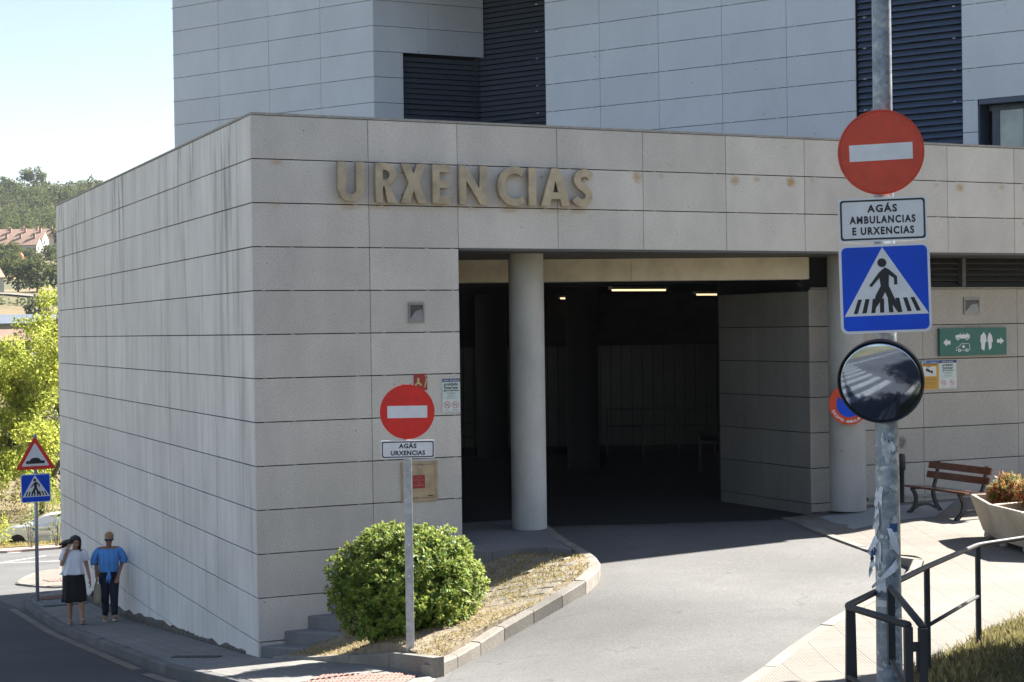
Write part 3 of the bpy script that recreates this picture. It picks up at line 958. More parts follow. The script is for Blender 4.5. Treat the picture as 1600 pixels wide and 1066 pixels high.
# traffic island at the far junction
isl2 = [(-.22, 22.6), (.0, 21.0), (.35, 19.9), (.9, 19.6), (3.6, 20.6), (4.2, 27), (2.0, 29.2), (1.1, 27.7), (.40, 25.5)]
ti = sheet('traffic_island', isl2, lambda x, y: road_z(x, y) + .035, 'paving_light', .6, .2, kind='structure')
kerb_run(ti, smooth_path([(3.6, 20.6), (.9, 19.6), (.35, 19.9), (.0, 21.0), (-.22, 22.6), (.40, 25.5), (1.1, 27.7), (2.0, 29.2)], 3), lambda x, y: road_z(x, y) + .045, length=1.0, side=-1)
for i in range(8):
    for j in range(3):
        rib_tile(ti, (.75 + .42 * i, 22.3 + .42 * j + .05 * i), .4, R(80), lambda x, y: road_z(x, y) + .040, 'tactile_red', 4)
# beyond the junction: verge
sheet('far_pavement', [(-14, 45.2), (-4, 44.5), (0, 44.1), (3.0, 44.0), (8.8, 44.6), (8.6, 47.0), (3, 46.4), (-4, 47), (-14, 48)], lambda x, y: road_z(x, y) + .10, 'paving_pink', 1.2, .2, kind='structure')
sheet('verge', [(-14, 48), (-4, 47), (3, 46.4), (8.6, 47), (12, 66), (-14, 66)], lambda x, y: road_z(x, y) + .14 + .05 * mnoise.noise(Vector((x, y, 0))), 'verge', 1.0, .4, kind='structure')
vp = []
while len(vp) < 7000:
    x = g_.uniform(-4, 8.5); y = g_.uniform(46.5, 50.2)
    vp.append((x, y, road_z(x, y) + .13))
blades('verge_grass', vp, .16, .03, 'blade_dry', 12, .4, [g_.random() ** .8 for _ in vp])
# ================================================================== EMERGENCY WING
PANEL = {}
def panel_mesh(w, h, t=.03, c=.004):
    k = (round(w, 3), round(h, 3), t)
    if k in PANEL: return PANEL[k]
    a, b = w / 2, h / 2
    vs = []
    for (x, z, y) in ((a - c, b - c, 0), (a, b, c), (a, b, t)):
        vs += [(-x, y, -z), (x, y, -z), (x, y, z), (-x, y, z)]
    fs = [(0, 1, 2, 3)]
    for L in (0, 4):
        for i in range(4):
            j = (i + 1) % 4
            fs.append((L + j, L + i, L + 4 + i, L + 4 + j))
    me = bpy.data.meshes.new('panel'); me.from_pydata(vs, [], fs); me.update()
    PANEL[k] = me
    return me
def panel(parent, o, d, a0, a1, z0, z1, mat, name='panel', gx=.007, gz=.0135, t=.03):
    """one cladding slab; o wall origin, d wall direction (facing right of d seen from outside)"""
    me = panel_mesh(a1 - a0 - gx, z1 - z0 - gz, t)
    key = mat
    if not me.materials: me.materials.append(MATS[mat])
    ob = bpy.data.objects.new(name, me); COL.objects.link(ob); ob.parent = parent
    if me.materials[0] != MATS[mat]:
        ob.material_slots[0].link = 'OBJECT'; ob.material_slots[0].material = MATS[mat]
    am = (a0 + a1) / 2
    n = Vector((d[1], -d[0]))                   # outward
    j = random.uniform(-.0012, .0012)
    ob.location = (o[0] + d[0] * am + n.x * j, o[1] + d[1] * am + n.y * j, (z0 + z1) / 2)
    ob.rotation_euler = (random.uniform(-.0012, .0012), 0, math.atan2(d[1], d[0]) + random.uniform(-.0012, .0012))
    return ob
def clips(parent, o, d, joints, zs, mat='coping_stone'):
    """little spacers bridging the open joints either side of each upright joint"""
    mb = MB()
    for z in zs:
        for a in joints:
            for k in (-.2, .2):
                x = a + k
                mb.box((o[0] + d[0] * x + d[1] * -.012 * -1, o[1] + d[1] * x + d[0] * .012, z), (.05, .02, .017), math.atan2(d[1], d[0]))
    return mb.build('joint_clips', mat, parent, kind='stuff')

wing = thing('emergency_wing', 'low grey granite hospital wing with a wide dark drive-through entrance', 'building')
TOP = 7.4
COLS = [0, 1.683, 3.040, 4.646, 6.10, 7.58, 9.056, 10.495, 11.934, 13.37, 14.81, 16.25, 17.7, 20, 23, 26, 30]
# front: lintel band and the left pier
for i in range(len(COLS) - 1):
    for k in range(3):
        panel(wing, (0, 0), (1, 0), COLS[i], COLS[i + 1], TOP - .6 * (k + 1), TOP - .6 * k, 'granite_front')
for i in range(2):
    for k in range(3, 12):
        panel(wing, (0, 0), (1, 0), COLS[i], COLS[i + 1], TOP - .6 * (k + 1), TOP - .6 * k, 'granite_front')
panel(wing, (0, 0), (1, 0), 0, 1.683, -.15, .2, 'granite_front')
clips(wing, (0, 0), (1, 0), COLS[1:14], [TOP - .6, TOP - 1.2])
clips(wing, (0, 0), (1, 0), [.35, 1.683, 2.75], [TOP - .6 * k for k in range(3, 12)])
# side wall running down the street; direction of view from outside: far end to near corner
yj = [0.032] + [1.06 + 1.10 * k for k in range(14)]
yj = [y for y in yj if y < 15.9] + [16.46]
for i in range(len(yj) - 1):
    for k in range(12):
        panel(wing, (0, 16.46), (0, -1), 16.46 - yj[i + 1], 16.46 - yj[i], TOP - .6 * (k + 1), TOP - .6 * k, 'granite_side', gx=.008)
    for k in range(12, 15):
        z1 = TOP - .6 * k
        if z1 > street(yj[i + 1]) - .05:
            panel(wing, (0, 16.46), (0, -1), 16.46 - yj[i + 1], 16.46 - yj[i], z1 - .6, z1, 'granite_side', gx=.005)
# backing and body walls
b = MB()
b.box((.165, 8.24, 2.7), (.25, 16.30, 9.2))                              # behind the side wall
b.box((1.655, .155, 2.7), (2.72, .24, 9.2))                             # pier
b.box((16.62, .155, 6.48), (27.2, .24, 1.72))                           # band
b.box((24.0, 1.33, 3.4), (14, .25, 5.0)); b.build('backing_wall', 'gap_dark', wing)
b = MB()
b.box((3.02, 1.6, 3.5), (.03, 2.7, 4.16))                               # jamb facing the ramp
b.box((2.95, 10.0, 3.3), (.1, 14.2, 6.0))
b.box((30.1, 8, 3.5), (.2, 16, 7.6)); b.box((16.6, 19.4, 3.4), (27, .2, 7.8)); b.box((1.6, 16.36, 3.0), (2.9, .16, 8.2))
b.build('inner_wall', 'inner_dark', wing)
b = MB(); b.box((15.1, .17, TOP + .016), (30.2, .36, .032)); b.box((.17, 8.42, TOP + .0145), (.36, 16.1, .031)); b.build('coping', 'coping_stone', wing)
b = MB(); b.box((15.2, 8.4, 7.15), (29.6, 15.9, .1)); b.box((15.5, 17.9, 7.15), (29, 2.9, .1)); b.build('roof', 'inner_dark', wing)
# soffit boards under the band
for k in range(13):
    s = MB(); y0 = .05 + .26 * k
    s.box((15.9, y0 + .125, 5.60), (25.6, .25, .04)); s.build('soffit_board', 'soffit', wing)
s = MB(); s.box((16.5, .012, 5.588), (26.9, .022, .03)); s.build('lintel_edge', 'louvre_grey', wing)
# slanting cream beam
def skew_box(a, bb, z0, z1, th):
    a = Vector(a); bb = Vector(bb); d = (bb - a).normalized(); n = Vector((-d.y, d.x)) * th
    P = [a, bb, bb + n, a + n]
    m_ = MB(); m_.add([(p.x, p.y, z) for z in (z0, z1) for p in P], [(3, 2, 1, 0), (4, 5, 6, 7), (0, 1, 5, 4), (1, 2, 6, 5), (2, 3, 7, 6), (3, 0, 4, 7)])
    return m_
skew_box((3.05, 3.30), (7.0, 2.03), 5.2, 5.57, .35).build('beam', 'beam_cream', wing)
skew_box((7.006, 2.028), (9.90, 1.10), 5.2, 5.57, .35).build('beam', 'beam_cream', wing)
# two near columns and the dark ones inside
def column(x, y, r, z0, z1, mat):
    s = MB((x, y, z0)); s.lathe([(r, z0), (r, (z0 + z1) / 2), (r, z1)], 32, (x, y, 0))
    o = s.build('column', mat, wing, auto=40); o.location = (x, y, z0); return o
column(4.63, 1.10, .272, 1.34, 5.585, 'column_concrete')
column(10.36, .72, .30, 1.32, 5.585, 'column_darkened')
column(10.45, 15.5, .40, 1.1, 5.45, 'inner_column')
column(10.95, 11.5, .37, 1.1, 5.45, 'inner_column')
# recessed wall on the right with its return into the tunnel
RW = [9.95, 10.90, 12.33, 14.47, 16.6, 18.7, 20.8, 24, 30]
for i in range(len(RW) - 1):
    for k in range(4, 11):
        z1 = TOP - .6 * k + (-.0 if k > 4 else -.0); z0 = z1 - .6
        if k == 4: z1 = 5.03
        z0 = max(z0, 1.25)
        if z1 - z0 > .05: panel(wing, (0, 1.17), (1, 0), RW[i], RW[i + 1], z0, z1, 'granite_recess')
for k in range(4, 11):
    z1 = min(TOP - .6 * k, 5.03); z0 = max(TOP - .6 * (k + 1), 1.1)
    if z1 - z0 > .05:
        panel(wing, (9.83, 3.85), (.0447, -.999), 0, 1.30, z0, z1, 'granite_shaded')
        panel(wing, (9.83, 3.85), (.0447, -.999), 1.30, 2.655, z0, z1, 'granite_shaded')
b = MB(); b.box((13.5, 1.33, 3.1), (6.98, .25, 3.84)); b.box((10.14, 2.6, 3.1), (.25, 2.4, 3.84)); b.box((11.0, 3.9, 3.3), (2.2, .2, 4.4)); b.build('backing_wall', 'gap_dark', wing)
# thin ledge and floor-level trim
b = MB(); b.box((20, 1.185, 5.045), (20, .06, .03)); b.build('ledge', 'coping_stone', wing)
b = MB(); b.box((17.3, 1.155, 1.42), (12.4, .03, .05)); b.build('skirting_trim', 'box_grey', wing)
# louvres above the recessed wall
for k in range(5):
    for (x0, x1, y) in ((9.95, 10.62, 1.45), (10.70, 13.17, 1.20), (13.31, 16.2, 1.20), (16.3, 30, 1.20)):
        s = MB(((x0 + x1) / 2, y, 5.06 + .1 * k)); zc = 5.115 + .1 * k
        M = Matrix.Rotation(R(38), 3, 'X')
        s.box(((x0 + x1) / 2, y + .05, zc), (x1 - x0, .115, .012), M=M)
        o = s.build('louvre_slat', 'louvre_grey', wing); o.location = ((x0 + x1) / 2, y, 5.06 + .1 * k)
for x in (10.66, 13.24, 16.25):
    s = MB(); s.box((x, 1.20, 5.32), (.08, .12, .50)); s.build('louvre_post', 'louvre_grey', wing)
b = MB(); b.box((20.3, 1.45, 5.32), (20.6, .05, .6)); b.build('backing_wall', 'gap_dark', wing)
# ceiling, inner end wall with translucent glass strips
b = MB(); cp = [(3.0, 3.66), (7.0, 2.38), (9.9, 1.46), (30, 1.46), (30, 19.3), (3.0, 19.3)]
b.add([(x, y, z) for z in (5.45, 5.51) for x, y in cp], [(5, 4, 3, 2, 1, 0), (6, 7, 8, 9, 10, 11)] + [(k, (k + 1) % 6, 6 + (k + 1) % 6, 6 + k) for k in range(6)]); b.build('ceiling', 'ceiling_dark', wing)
b = MB()
for k in range(6): b.box((12, 5.6 + 2.0 * k, 5.36), (18, .22, .18))
b.build('ceiling_beam', 'ceiling_dark', wing)
dW = Vector((.905, -.425)); oW = Vector((13.27, 14.97))
def wp_(t): return oW + dW * t
a_, b_ = wp_(-9), wp_(5); skew_box((a_.x, a_.y), (b_.x, b_.y), .9, 5.5, .2).build('inner_wall', 'inner_dark', wing)
for k in range(-17, 11):
    if -3 <= k <= -2: continue
    c = wp_(.125 + .27 * k)
    s = MB((c.x, c.y, 2.7)); s.box((c.x + .425 * -.06, c.y - .905 * .06, 2.70), (.245, .05, 2.55), math.atan2(dW.y, dW.x))
    o = s.build('glass_strip', 'glass_profile', wing); o.location = (c.x, c.y, 2.7)
s = MB(); c = wp_(-1.0); s.box((c.x - .03, c.y - .08, 4.05), (8.4, .12, .14), math.atan2(dW.y, dW.x)); s.build('transom', 'inner_dark', wing)
b = MB(); b.box((16.4, 9, 3.3), (.2, 12, 4.4)); b.build('inner_wall', 'inner_dark', wing)
# fluorescent battens
for (x, y, L, rz) in ((10.2, 7.5, 1.25, 0), (11.55, 17.0, .62, 0), (12.34, 15.1, .3, 0), (14.48, 11.65, .75, 0)):
    s = MB(); s.box((x, y, 5.24), (L + .06, .16, .06), rz); o = s.build('light_batten', 'steel', wing)
    s = MB(); s.tube([(x - L / 2, y - .04, 5.195), (x + L / 2, y - .04, 5.195)], .02, 8); s.build('light_tube', 'tube_light', o)
# dark mossy plinth at the foot of the side wall
mb = MB(); L = []
for i in range(120):
    y = 15.9 - i * .128
    hgt = .05 + .10 * sm(2.5, 7, y) + .07 * (mnoise.noise(Vector((y * 2.1, 0, 3))) + .5 * mnoise.noise(Vector((y * 9, 0, 1))))
    hgt = max(.012, hgt)
    z = side_z(-.02, y)
    L.append([(-.028, y, z - .05), (-.022 - .01 * random.random(), y, z + hgt * .6), (-.004, y, z + hgt), (.01, y, z + hgt), (.01, y, z - .05)])
mb.rings(L); mb.build('plinth', 'plinth_moss', wing)

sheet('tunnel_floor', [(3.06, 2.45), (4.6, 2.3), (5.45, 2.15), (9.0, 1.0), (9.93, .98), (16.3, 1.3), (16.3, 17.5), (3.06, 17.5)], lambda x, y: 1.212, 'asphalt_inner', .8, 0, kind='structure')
# inside the drive-through: handrail and a parked stretcher
t = thing('inner_handrail', 'thin steel handrail in front of the pale strips deep inside the dark entrance', 'handrail', (13.1, 11.9, 1.2))
s = MB((13.1, 11.9, 1.2))
a1, a2 = Vector((12.0, 12.3, 0)), Vector((14.3, 11.2, 0))
for z in (2.5, 2.1): s.tube([(a1.x, a1.y, z), (a2.x, a2.y, z)], .022, 8)
s.build('rail', 'steel_shaded', t, smooth=True)
for k in range(4):
    p = a1.lerp(a2, k / 3); s = MB((13.1, 11.9, 1.2)); s.tube([(p.x, p.y, 1.2), (p.x, p.y, 2.5)], .022, 8); s.build('post', 'steel_shaded', t, smooth=True)
t = thing('inner_handrail', 'short steel handrail seen between the left granite pier and the round column', 'handrail', (9.6, 15.6, 1.2))
s = MB((9.6, 15.6, 1.2))
for z in (2.45, 2.1, 1.75): s.tube([(8.9, 15.9, z), (10.0, 15.5, z)], .02, 8)
s.build('rail', 'steel_shaded', t, smooth=True)
for x in (8.9, 9.95):
    s = MB((9.6, 15.6, 1.2)); s.tube([(x, 15.9 - .36 * (x - 8.9), 1.2), (x, 15.9 - .36 * (x - 8.9), 2.45)], .02, 8); s.build('post', 'steel_shaded', t, smooth=True)
t = thing('stretcher_trolley', 'folded hospital stretcher trolley with steel tubes parked in the tunnel by the right wall', 'stretcher', (12.1, 7.75, 1.2), (0, 0, R(60)))
s = MB()
for y in (-.28, .28):
    s.tube(smooth_path([(-.75, y, .35), (-.70, y, .80), (-.4, y, .86), (.9, y, .84)], 4), .02, 8)
    s.tube([(-.6, y, .78), (.3, y, .18)], .018, 8); s.tube([(.5, y, .78), (-.4, y, .18)], .018, 8)
for x in (-.7, .85): s.tube([(x, -.28, .82), (x, .28, .82)], .02, 8)
s.build('frame', 'steel_shaded', t, smooth=True)
s = MB(); s.box((.1, 0, .90), (1.4, .56, .10)); s.build('mattress', 'cloth_black', t, bev=.03)
for x in (-.4, .3):
    for y in (-.28, .28):
        s = MB(); s.lathe([(.02, -.02), (.09, -.02), (.09, .02), (.02, .02)], 14); o = s.build('wheel', 'tyre', t); o.rotation_euler = (R(90), 0, 0); o.location = (x, y, .09)

t = thing('ash_bin', 'slim black ash bin against the granite wall, half hidden by the steel mast', 'bin', (11.74, 1.06, 1.33))
s = MB(); s.lathe([(.05, 0), (.05, .55), (.075, .58), (.075, .80), (.06, .84), (.02, .85)], 16); s.build('body', 'cast_iron', t, auto=40)
s = MB(); s.box((0, .06, .70), (.05, .10, .05)); s.build('bracket', 'cast_iron', t)
# ---- steps up beside the corner
st = thing('steps', None, None, kind='structure')
for k in range(7):
    p = Vector((.03 + .335 * k, -.004)); d = Vector((.68, -.73)); q = p + d * 1.25
    z1 = .15 + .178 * k
    r0 = p + Vector((.42, 0)); r1 = q + Vector((.42, 0))
    s = MB((p.x, p.y, z1))
    s.add([(v.x, v.y, z) for z in (z1 - .5, z1 - .012) for v in (p, q, r1, r0)] + [(v.x, v.y, z1) for v in (p + Vector((.012, 0)), q + Vector((.012, .012)), r1, r0)],
          [(3, 2, 1, 0), (0, 1, 5, 4), (1, 2, 6, 5), (2, 3, 7, 6), (3, 0, 4, 7), (4, 5, 9, 8), (5, 6, 10, 9), (7, 4, 8, 11), (8, 9, 10, 11)])
    o = s.build('step', 'step_stone', st); o.location = (p.x, p.y, z1)

# ================================================================== TOWER BEHIND
tower = thing('hospital_tower', 'tall hospital block clad in pale grey slabs with dark blue louvres', 'building')
an = R(121.5); dA = Vector((cos(an), sin(an)))
PA = Vector((6.95, 14.20)); PC = Vector((9.60, 10.46))
def rows(z0, z1):
    k = 0; out = []
    while z0 + .6 * k < z1 - .01: out.append((z0 + .6 * k, z0 + .6 * (k + 1))); k += 1
    return out
HA, HC = 14.6, 12.8
oA = PA + dA * 6.56
ja = [0, 1.60, 3.28, 4.94, 6.56]
for i in range(4):
    for z0, z1 in rows(7.4, HA): panel(tower, oA, -dA, ja[i], ja[i + 1], z0, z1, 'tower_stone', gx=.005, gz=.0095)
clips(tower, oA, -dA, [.215] + ja[1:4], [7.4 + .6 * k for k in range(12)], 'tower_stone')
for z0, z1 in rows(7.4, HA):
    if z1 < 11.05: panel(tower, PA, (1, 0), .0, .745, z0, z1, 'tower_stone', gx=.005, gz=.0095)
    else:
        panel(tower, PA, (1, 0), 0, 1.381, z0, z1, 'tower_stone', gx=.005, gz=.0095); panel(tower, PA, (1, 0), 1.381, 2.832, z0, z1, 'tower_stone', gx=.005, gz=.0095)
jc = [0, 1.39, 2.825, 4.298, 5.728, 7.184]
for i in range(5):
    for z0, z1 in rows(7.4, HC): panel(tower, PC, -dA, jc[i], jc[i + 1], z0, z1, 'tower_stone', gx=.005, gz=.0095)
clips(tower, PC, -dA, jc, [7.4 + .6 * k for k in range(9)], 'tower_stone')
for z0, z1 in rows(7.4, HC):
    if z1 < 8.65: panel(tower, PC, -dA, 9.284, 9.574, z0, z1, 'tower_stone', gx=.005, gz=.0095)
    else:
        panel(tower, PC, -dA, 9.284, 10.75, z0, z1, 'tower_stone', gx=.005, gz=.0095); panel(tower, PC, -dA, 10.75, 12.2, z0, z1, 'tower_stone', gx=.005, gz=.0095)
clips(tower, PC, -dA, [9.35], [8.6 + .6 * k for k in range(7)], 'tower_stone')
def wall_seg(mb, a, b, z0, z1, off, th):
    a, b = Vector(a), Vector(b); d = (b - a).normalized(); n = Vector((d.y, -d.x))
    P = [a - n * off, b - n * off, b - n * (off + th), a - n * (off + th)]
    mb.add([(p.x, p.y, z) for z in (z0, z1) for p in P], [(3, 2, 1, 0), (4, 5, 6, 7), (0, 1, 5, 4), (1, 2, 6, 5), (2, 3, 7, 6), (3, 0, 4, 7)])
b = MB()
E1 = PC - dA * 7.184; E2 = PC - dA * 9.284; E3 = PC - dA * 9.574; E4 = PC - dA * 12.2
PB = PA + Vector((2.832, 0))
wall_seg(b, oA + dA * -.02, PA, 7.2, HA - .01, .032, .25)
wall_seg(b, PA + Vector((.02, 0)), PA + Vector((.735, 0)), 7.2, HA - .01, .031, .25)
wall_seg(b, PA + Vector((.735, 0)), PB, 11.02, HA - .012, .0315, .25)
wall_seg(b, PA + Vector((.7, 0)), PB, 7.2, 11.03, .30, .2)
wall_seg(b, PB + dA * 1.2, PB - dA * 4.5, 7.2, HA, .16, .25)
wall_seg(b, PC - dA * .02, E1, 7.2, HC - .01, .032, .25)
wall_seg(b, E1, E2, 7.2, HC - .015, .20, .2)
wall_seg(b, E2, E4, 8.62, HC - .012, .033, .25); wall_seg(b, E2, E3, 7.2, 8.62, .0325, .25); wall_seg(b, E3, E4, 7.2, 8.6, .62, .1)
# returns and bulk of the blocks
nC = Vector((-dA.y, dA.x)) * -1
def blk(c0, c1, dep_, z1):
    c0, c1 = Vector(c0), Vector(c1); d = (c1 - c0).normalized(); n = Vector((-d.y, d.x))
    P = [c0 + n * .66, c1 + n * .66, c1 + n * dep_, c0 + n * dep_]
    b.add([(p.x, p.y, z) for z in (7.2, z1) for p in P], [(3, 2, 1, 0), (4, 5, 6, 7), (0, 1, 5, 4), (1, 2, 6, 5), (2, 3, 7, 6), (3, 0, 4, 7)])
blk(E1, E4, 3.2, HC - .02)
wall_seg(b, PC, E1, 7.2, HC - .03, .29, 2.5)
b.build('backing_wall', 'gap_dark', tower)
b = MB(); q_ = [oA + dA * .0, PA, PA + Vector((.9, -5.6)), PC + Vector((.4, -2.6)), PC - dA * 5, PC - dA * 5 + Vector((4, 2.6)), Vector((16, 19)), oA + Vector((2.0, 1.2))]
b.add([(p.x, p.y, z) for z in (13.35, 14.9) for p in q_], [tuple(range(7, -1, -1)), tuple(range(8, 16))] + [(k, (k + 1) % 8, 8 + (k + 1) % 8, 8 + k) for k in range(8)]); b.build('added_overhang', 'tower_stone', tower)  # overhang added above the view to keep sky light off the recess
def slats(a0, d, t0, t1, z0, z1, pitch, mat, off):
    n = Vector((d[1], -d[0])); d = Vector(d)
    c = Vector(a0) + d * (t0 + t1) / 2 - n * off
    me = None; z = z0 + pitch / 2
    while z < z1 - pitch * .3:
        if me is None:
            s = MB(); s.box((0, 0, 0), (t1 - t0 - .01, pitch * 1.18, .008), M=Matrix.Rotation(R(52), 3, 'X'))
            me = s.mesh('louvre_slat'); me.materials.append(MATS[mat])
        o = bpy.data.objects.new('louvre_slat', me); COL.objects.link(o); o.parent = tower
        o.location = (c.x, c.y, z); o.rotation_euler = (0, 0, math.atan2(d.y, d.x)); z += pitch
slats(PB, -dA, -.5, 3.2, 7.45, 13.4, .125, 'louvre_navy', .06)
slats(PC, -dA, 7.20, 9.27, 7.45, 12.6, .125, 'louvre_blue', .10)
slats(PA, (1, 0), .76, 2.80, 7.45, 10.98, .125, 'louvre_navy', .16)
# window in the right-hand face
wd = math.atan2(-dA.y, -dA.x)
wf = MB()
nout = Vector((( -dA).y, -(-dA).x))                                   # outward normal of the face
def at_w(t, inset, z): q = PC - dA * t - nout * inset; return (q.x, q.y, z)
wf.box(at_w(10.9, .06, 8.55), (2.6, .14, .09), wd)
for tt in (9.80, 10.42, 11.1, 11.75):
    wf.box(at_w(tt, .32, 7.95), (.09, .07, 1.14), wd)
wf.box(at_w(10.9, .32, 8.46), (2.4, .072, .10), wd); wf.box(at_w(10.9, .32, 7.44), (2.4, .071, .10), wd)
wfo = wf.build('window_frame', 'frame_blue', tower)
for tt in (10.11, 10.76, 11.42):
    s = MB(); s.box(at_w(tt, .335, 7.95), (.54, .02, .94), wd); s.build('window_pane', 'window_glass', wfo)
    s = MB()
    for dx in (-.25, .25): s.box(at_w(tt + dx, .318, 7.95), (.05, .05, .94), wd)
    s.build('sash', 'frame_blue', wfo)
s = MB(); s.box(at_w(9.585, .35, 7.95), (.02, .62, 1.2), wd); s.build('window_reveal', 'frame_blue', tower)
# ================================================================== LETTERS ON THE WALL
def arc(cx, cy, rx, ry, a0, a1, n=14):
    return [(cx + rx * cos(R(a0 + (a1 - a0) * k / n)), cy + ry * sin(R(a0 + (a1 - a0) * k / n))) for k in range(n + 1)]
def ribbon(path, w):
    """outline of a constant-width stroke along a centre line"""
    Lf, Rt = [], []
    for i, p in enumerate(path):
        a = path[max(i - 1, 0)]; b = path[min(i + 1, len(path) - 1)]
        d = Vector((b[0] - a[0], b[1] - a[1])).normalized(); n = Vector((-d.y, d.x)) * w / 2
        Lf.append((p[0] + n.x, p[1] + n.y)); Rt.append((p[0] - n.x, p[1] - n.y))
    return Lf + Rt[::-1]
w = .182
def L_U(W): return [[(0, 1), (0, .34)] + arc(W / 2, .34, W / 2, .34, 180, 360)[1:] + [(W, 1), (W - w, 1), (W - w, .34)] + arc(W / 2, .34, W / 2 - w, .34 - .18, 360, 180)[1:] + [(w, .34), (w, 1)]]
def L_R(W):
    r = .28
    out = [(0, 0), (0, 1), (W - r - .02, 1)] + arc(W - r - .02, 1 - r, r, r, 90, -72) + [(W, 0), (W - .25, 0), (w + .06, .40), (w, .40), (w, 0)]
    hole = [(w, .83), (W - r - .04, .83)] + arc(W - r - .04, .70, .13, .13, 90, -90, 8) + [(w, .57)]
    return [out, hole]
def L_X(W):
    q = .24
    return [[(0, 0), (W / 2 - q / 2 - .01, .52), (.02, 1), (.02 + q, 1), (W / 2, .69), (W - q - .02, 1), (W - .02, 1), (W / 2 + q / 2 + .01, .52), (W, 0), (W - q, 0), (W / 2, .34), (q, 0)]]
def L_E(W):
    t = .18
    return [[(0, 0), (0, 1), (W, 1), (W, 1 - t), (w, 1 - t), (w, .5 + t / 2), (W - .03, .5 + t / 2), (W - .03, .5 - t / 2), (w, .5 - t / 2), (w, t), (W, t), (W, 0)]]
def L_N(W): return [[(0, 0), (0, 1), (w - .01, 1), (W - w, .36), (W - w, 1), (W, 1), (W, 0), (W - w + .01, 0), (w, .64), (w, 0)]]
def L_I(W): return [[(0, 0), (0, 1), (W, 1), (W, 0)]]
def L_A(W):
    c = W / 2
    return [[(0, 0), (c - .11, 1), (c + .11, 1), (W, 0), (W - .23, 0), (W - .29, .19), (.29, .19), (.23, 0)], [(.34, .36), (c, .72), (W - .34, .36)]]
def L_C(W):
    p = arc(.52, .5, .52 - w / 2, .5 - w / 2 + .02, 52, 308, 26)
    return [[(x * W / .80, y) for x, y in ribbon(p, w)]]
def L_S(W):
    p = smooth_path([(.55, .80), (.44, .895), (.29, .90), (.15, .82), (.12, .70), (.20, .58), (.34, .49), (.46, .38), (.48, .25), (.40, .13), (.26, .095), (.10, .15), (.03, .22)], 4)
    return [[(x * W / .59, y) for x, y in ribbon(p, .20)]]
LET = [('U', L_U, 1.205, .665), ('R', L_R, 1.755, .565), ('X', L_X, 2.13, .71), ('E', L_E, 2.615, .49), ('N', L_N, 3.03, .77), ('C', L_C, 3.63, .76), ('I', L_I, 4.13, .21), ('A', L_A, 4.33, .86), ('S', L_S, 4.865, .56)]
BL, HL = 6.235, .55
for ch, fn, x, Wd in LET:
    me = shape2d('letter', [[(a * HL, b * HL) for a, b in lp] for lp in fn(Wd)], .072, .003)
    o = link('letter', me, 'bronze', None, False, 'raised bronze metal letter %s of the word above the dark entrance' % ch, 'letter', 'letters of the word on the granite lintel')
    o.location = (x, -.068, BL)
    s = MB()
    for (px, pz) in ((.05, .12), (.05, HL - .12)): s.box((px, .055, pz), (.02, .05, .02))
    s.build('fixing_pin', 'box_grey', o)

# ================================================================== WALL FITTINGS
def wall_thing(name, label, cat, x, z, y=0.0, **kw): return thing(name, label, cat, (x, y, z), **kw)
def wall_light(x, z, y, w_, h_, label):
    t = wall_thing('wall_light', label, 'wall light', x, z, y, group='square lights set in the granite')
    s = MB(); a, b, d = w_ / 2, h_ / 2, .022
    s.box((-a + .012, -d / 2, 0), (.024, d, h_)); s.box((a - .012, -d / 2, 0), (.024, d, h_))
    s.box((0, -d / 2 - .0004, b - .02), (w_ - .048, d, .04)); s.box((0, -d / 2 - .0004, -b + .02), (w_ - .048, d, .04))
    s.build('frame', 'box_grey', t)
    s = MB(); i, j = a - .024, b - .04
    s.add([(-i, -.004, -j), (i, -.004, -j), (i, -.004, j), (-i, -.004, j), (-i * .5, .0 - .002, -j * .2), (i * .9, -.002, -j * .2), (i * .9, -.002, j * .7), (-i * .9, -.002, j * .7)], [(0, 1, 2, 3)])
    s.build('back_plate', 'louvre_grey', t)
    s = MB(); s.add([(-i, -.021, -j), (i, -.021, -j), (i, -.006, j * .45), (-i * .1, -.006, j * .2), (-i, -.021, -j + .01)], [(0, 1, 2, 3, 4)]); s.build('baffle', 'box_grey', t)
    s = MB()
    for px in (-a + .012, a - .012):
        for pz in (-b + .016, b - .016): s.ell((px, -d - .001, pz), (.005, .003, .005), 6, 4)
    s.build('screw', 'steel', t)
    return t
wall_light(2.37, 4.685, -.001, .24, .29, 'grey recessed wall light on the left pier above the no-entry sign')
wall_light(13.42, 4.725, 1.168, .36, .30, 'grey recessed wall light above the green direction sign')

def poster(name, label, cat, x, z, y, w_, h_, mat): 
    t = wall_thing(name, label, cat, x, z, y)
    s = MB(); s.box((0, -.004, 0), (w_, .006, h_)); s.build('board', mat, t)
    return t
def flat(t, name, mat, polys, y=-.009):
    s = MB()
    for p in polys: s.add([(a, y, b) for a, b in p], [tuple(range(len(p)))])
    bm = bmesh.new(); me = s.mesh(name); bm.from_mesh(me); bmesh.ops.recalc_face_normals(bm, faces=bm.faces[:])
    for f in bm.faces:
        if f.normal.y > 0: f.normal_flip()
    bm.to_mesh(me); bm.free()
    return link(name, me, mat, t)
def rect(x0, z0, x1, z1): return [(x0, z0), (x1, z0), (x1, z1), (x0, z1)]
def ringpoly(cx, cz, r0, r1, n=28, a0=0, a1=360):
    return [[(cx + r * cos(R(a)), cz + r * sin(R(a))) for r, a in ((r0, t0), (r1, t0), (r1, t1), (r0, t1))] for t0, t1 in [(a0 + (a1 - a0) * k / n, a0 + (a1 - a0) * (k + 1) / n) for k in range(n)]]
def disc(cx, cz, r, n=28): return [(cx + r * cos(2 * pi * k / n), cz + r * sin(2 * pi * k / n)) for k in range(n)]
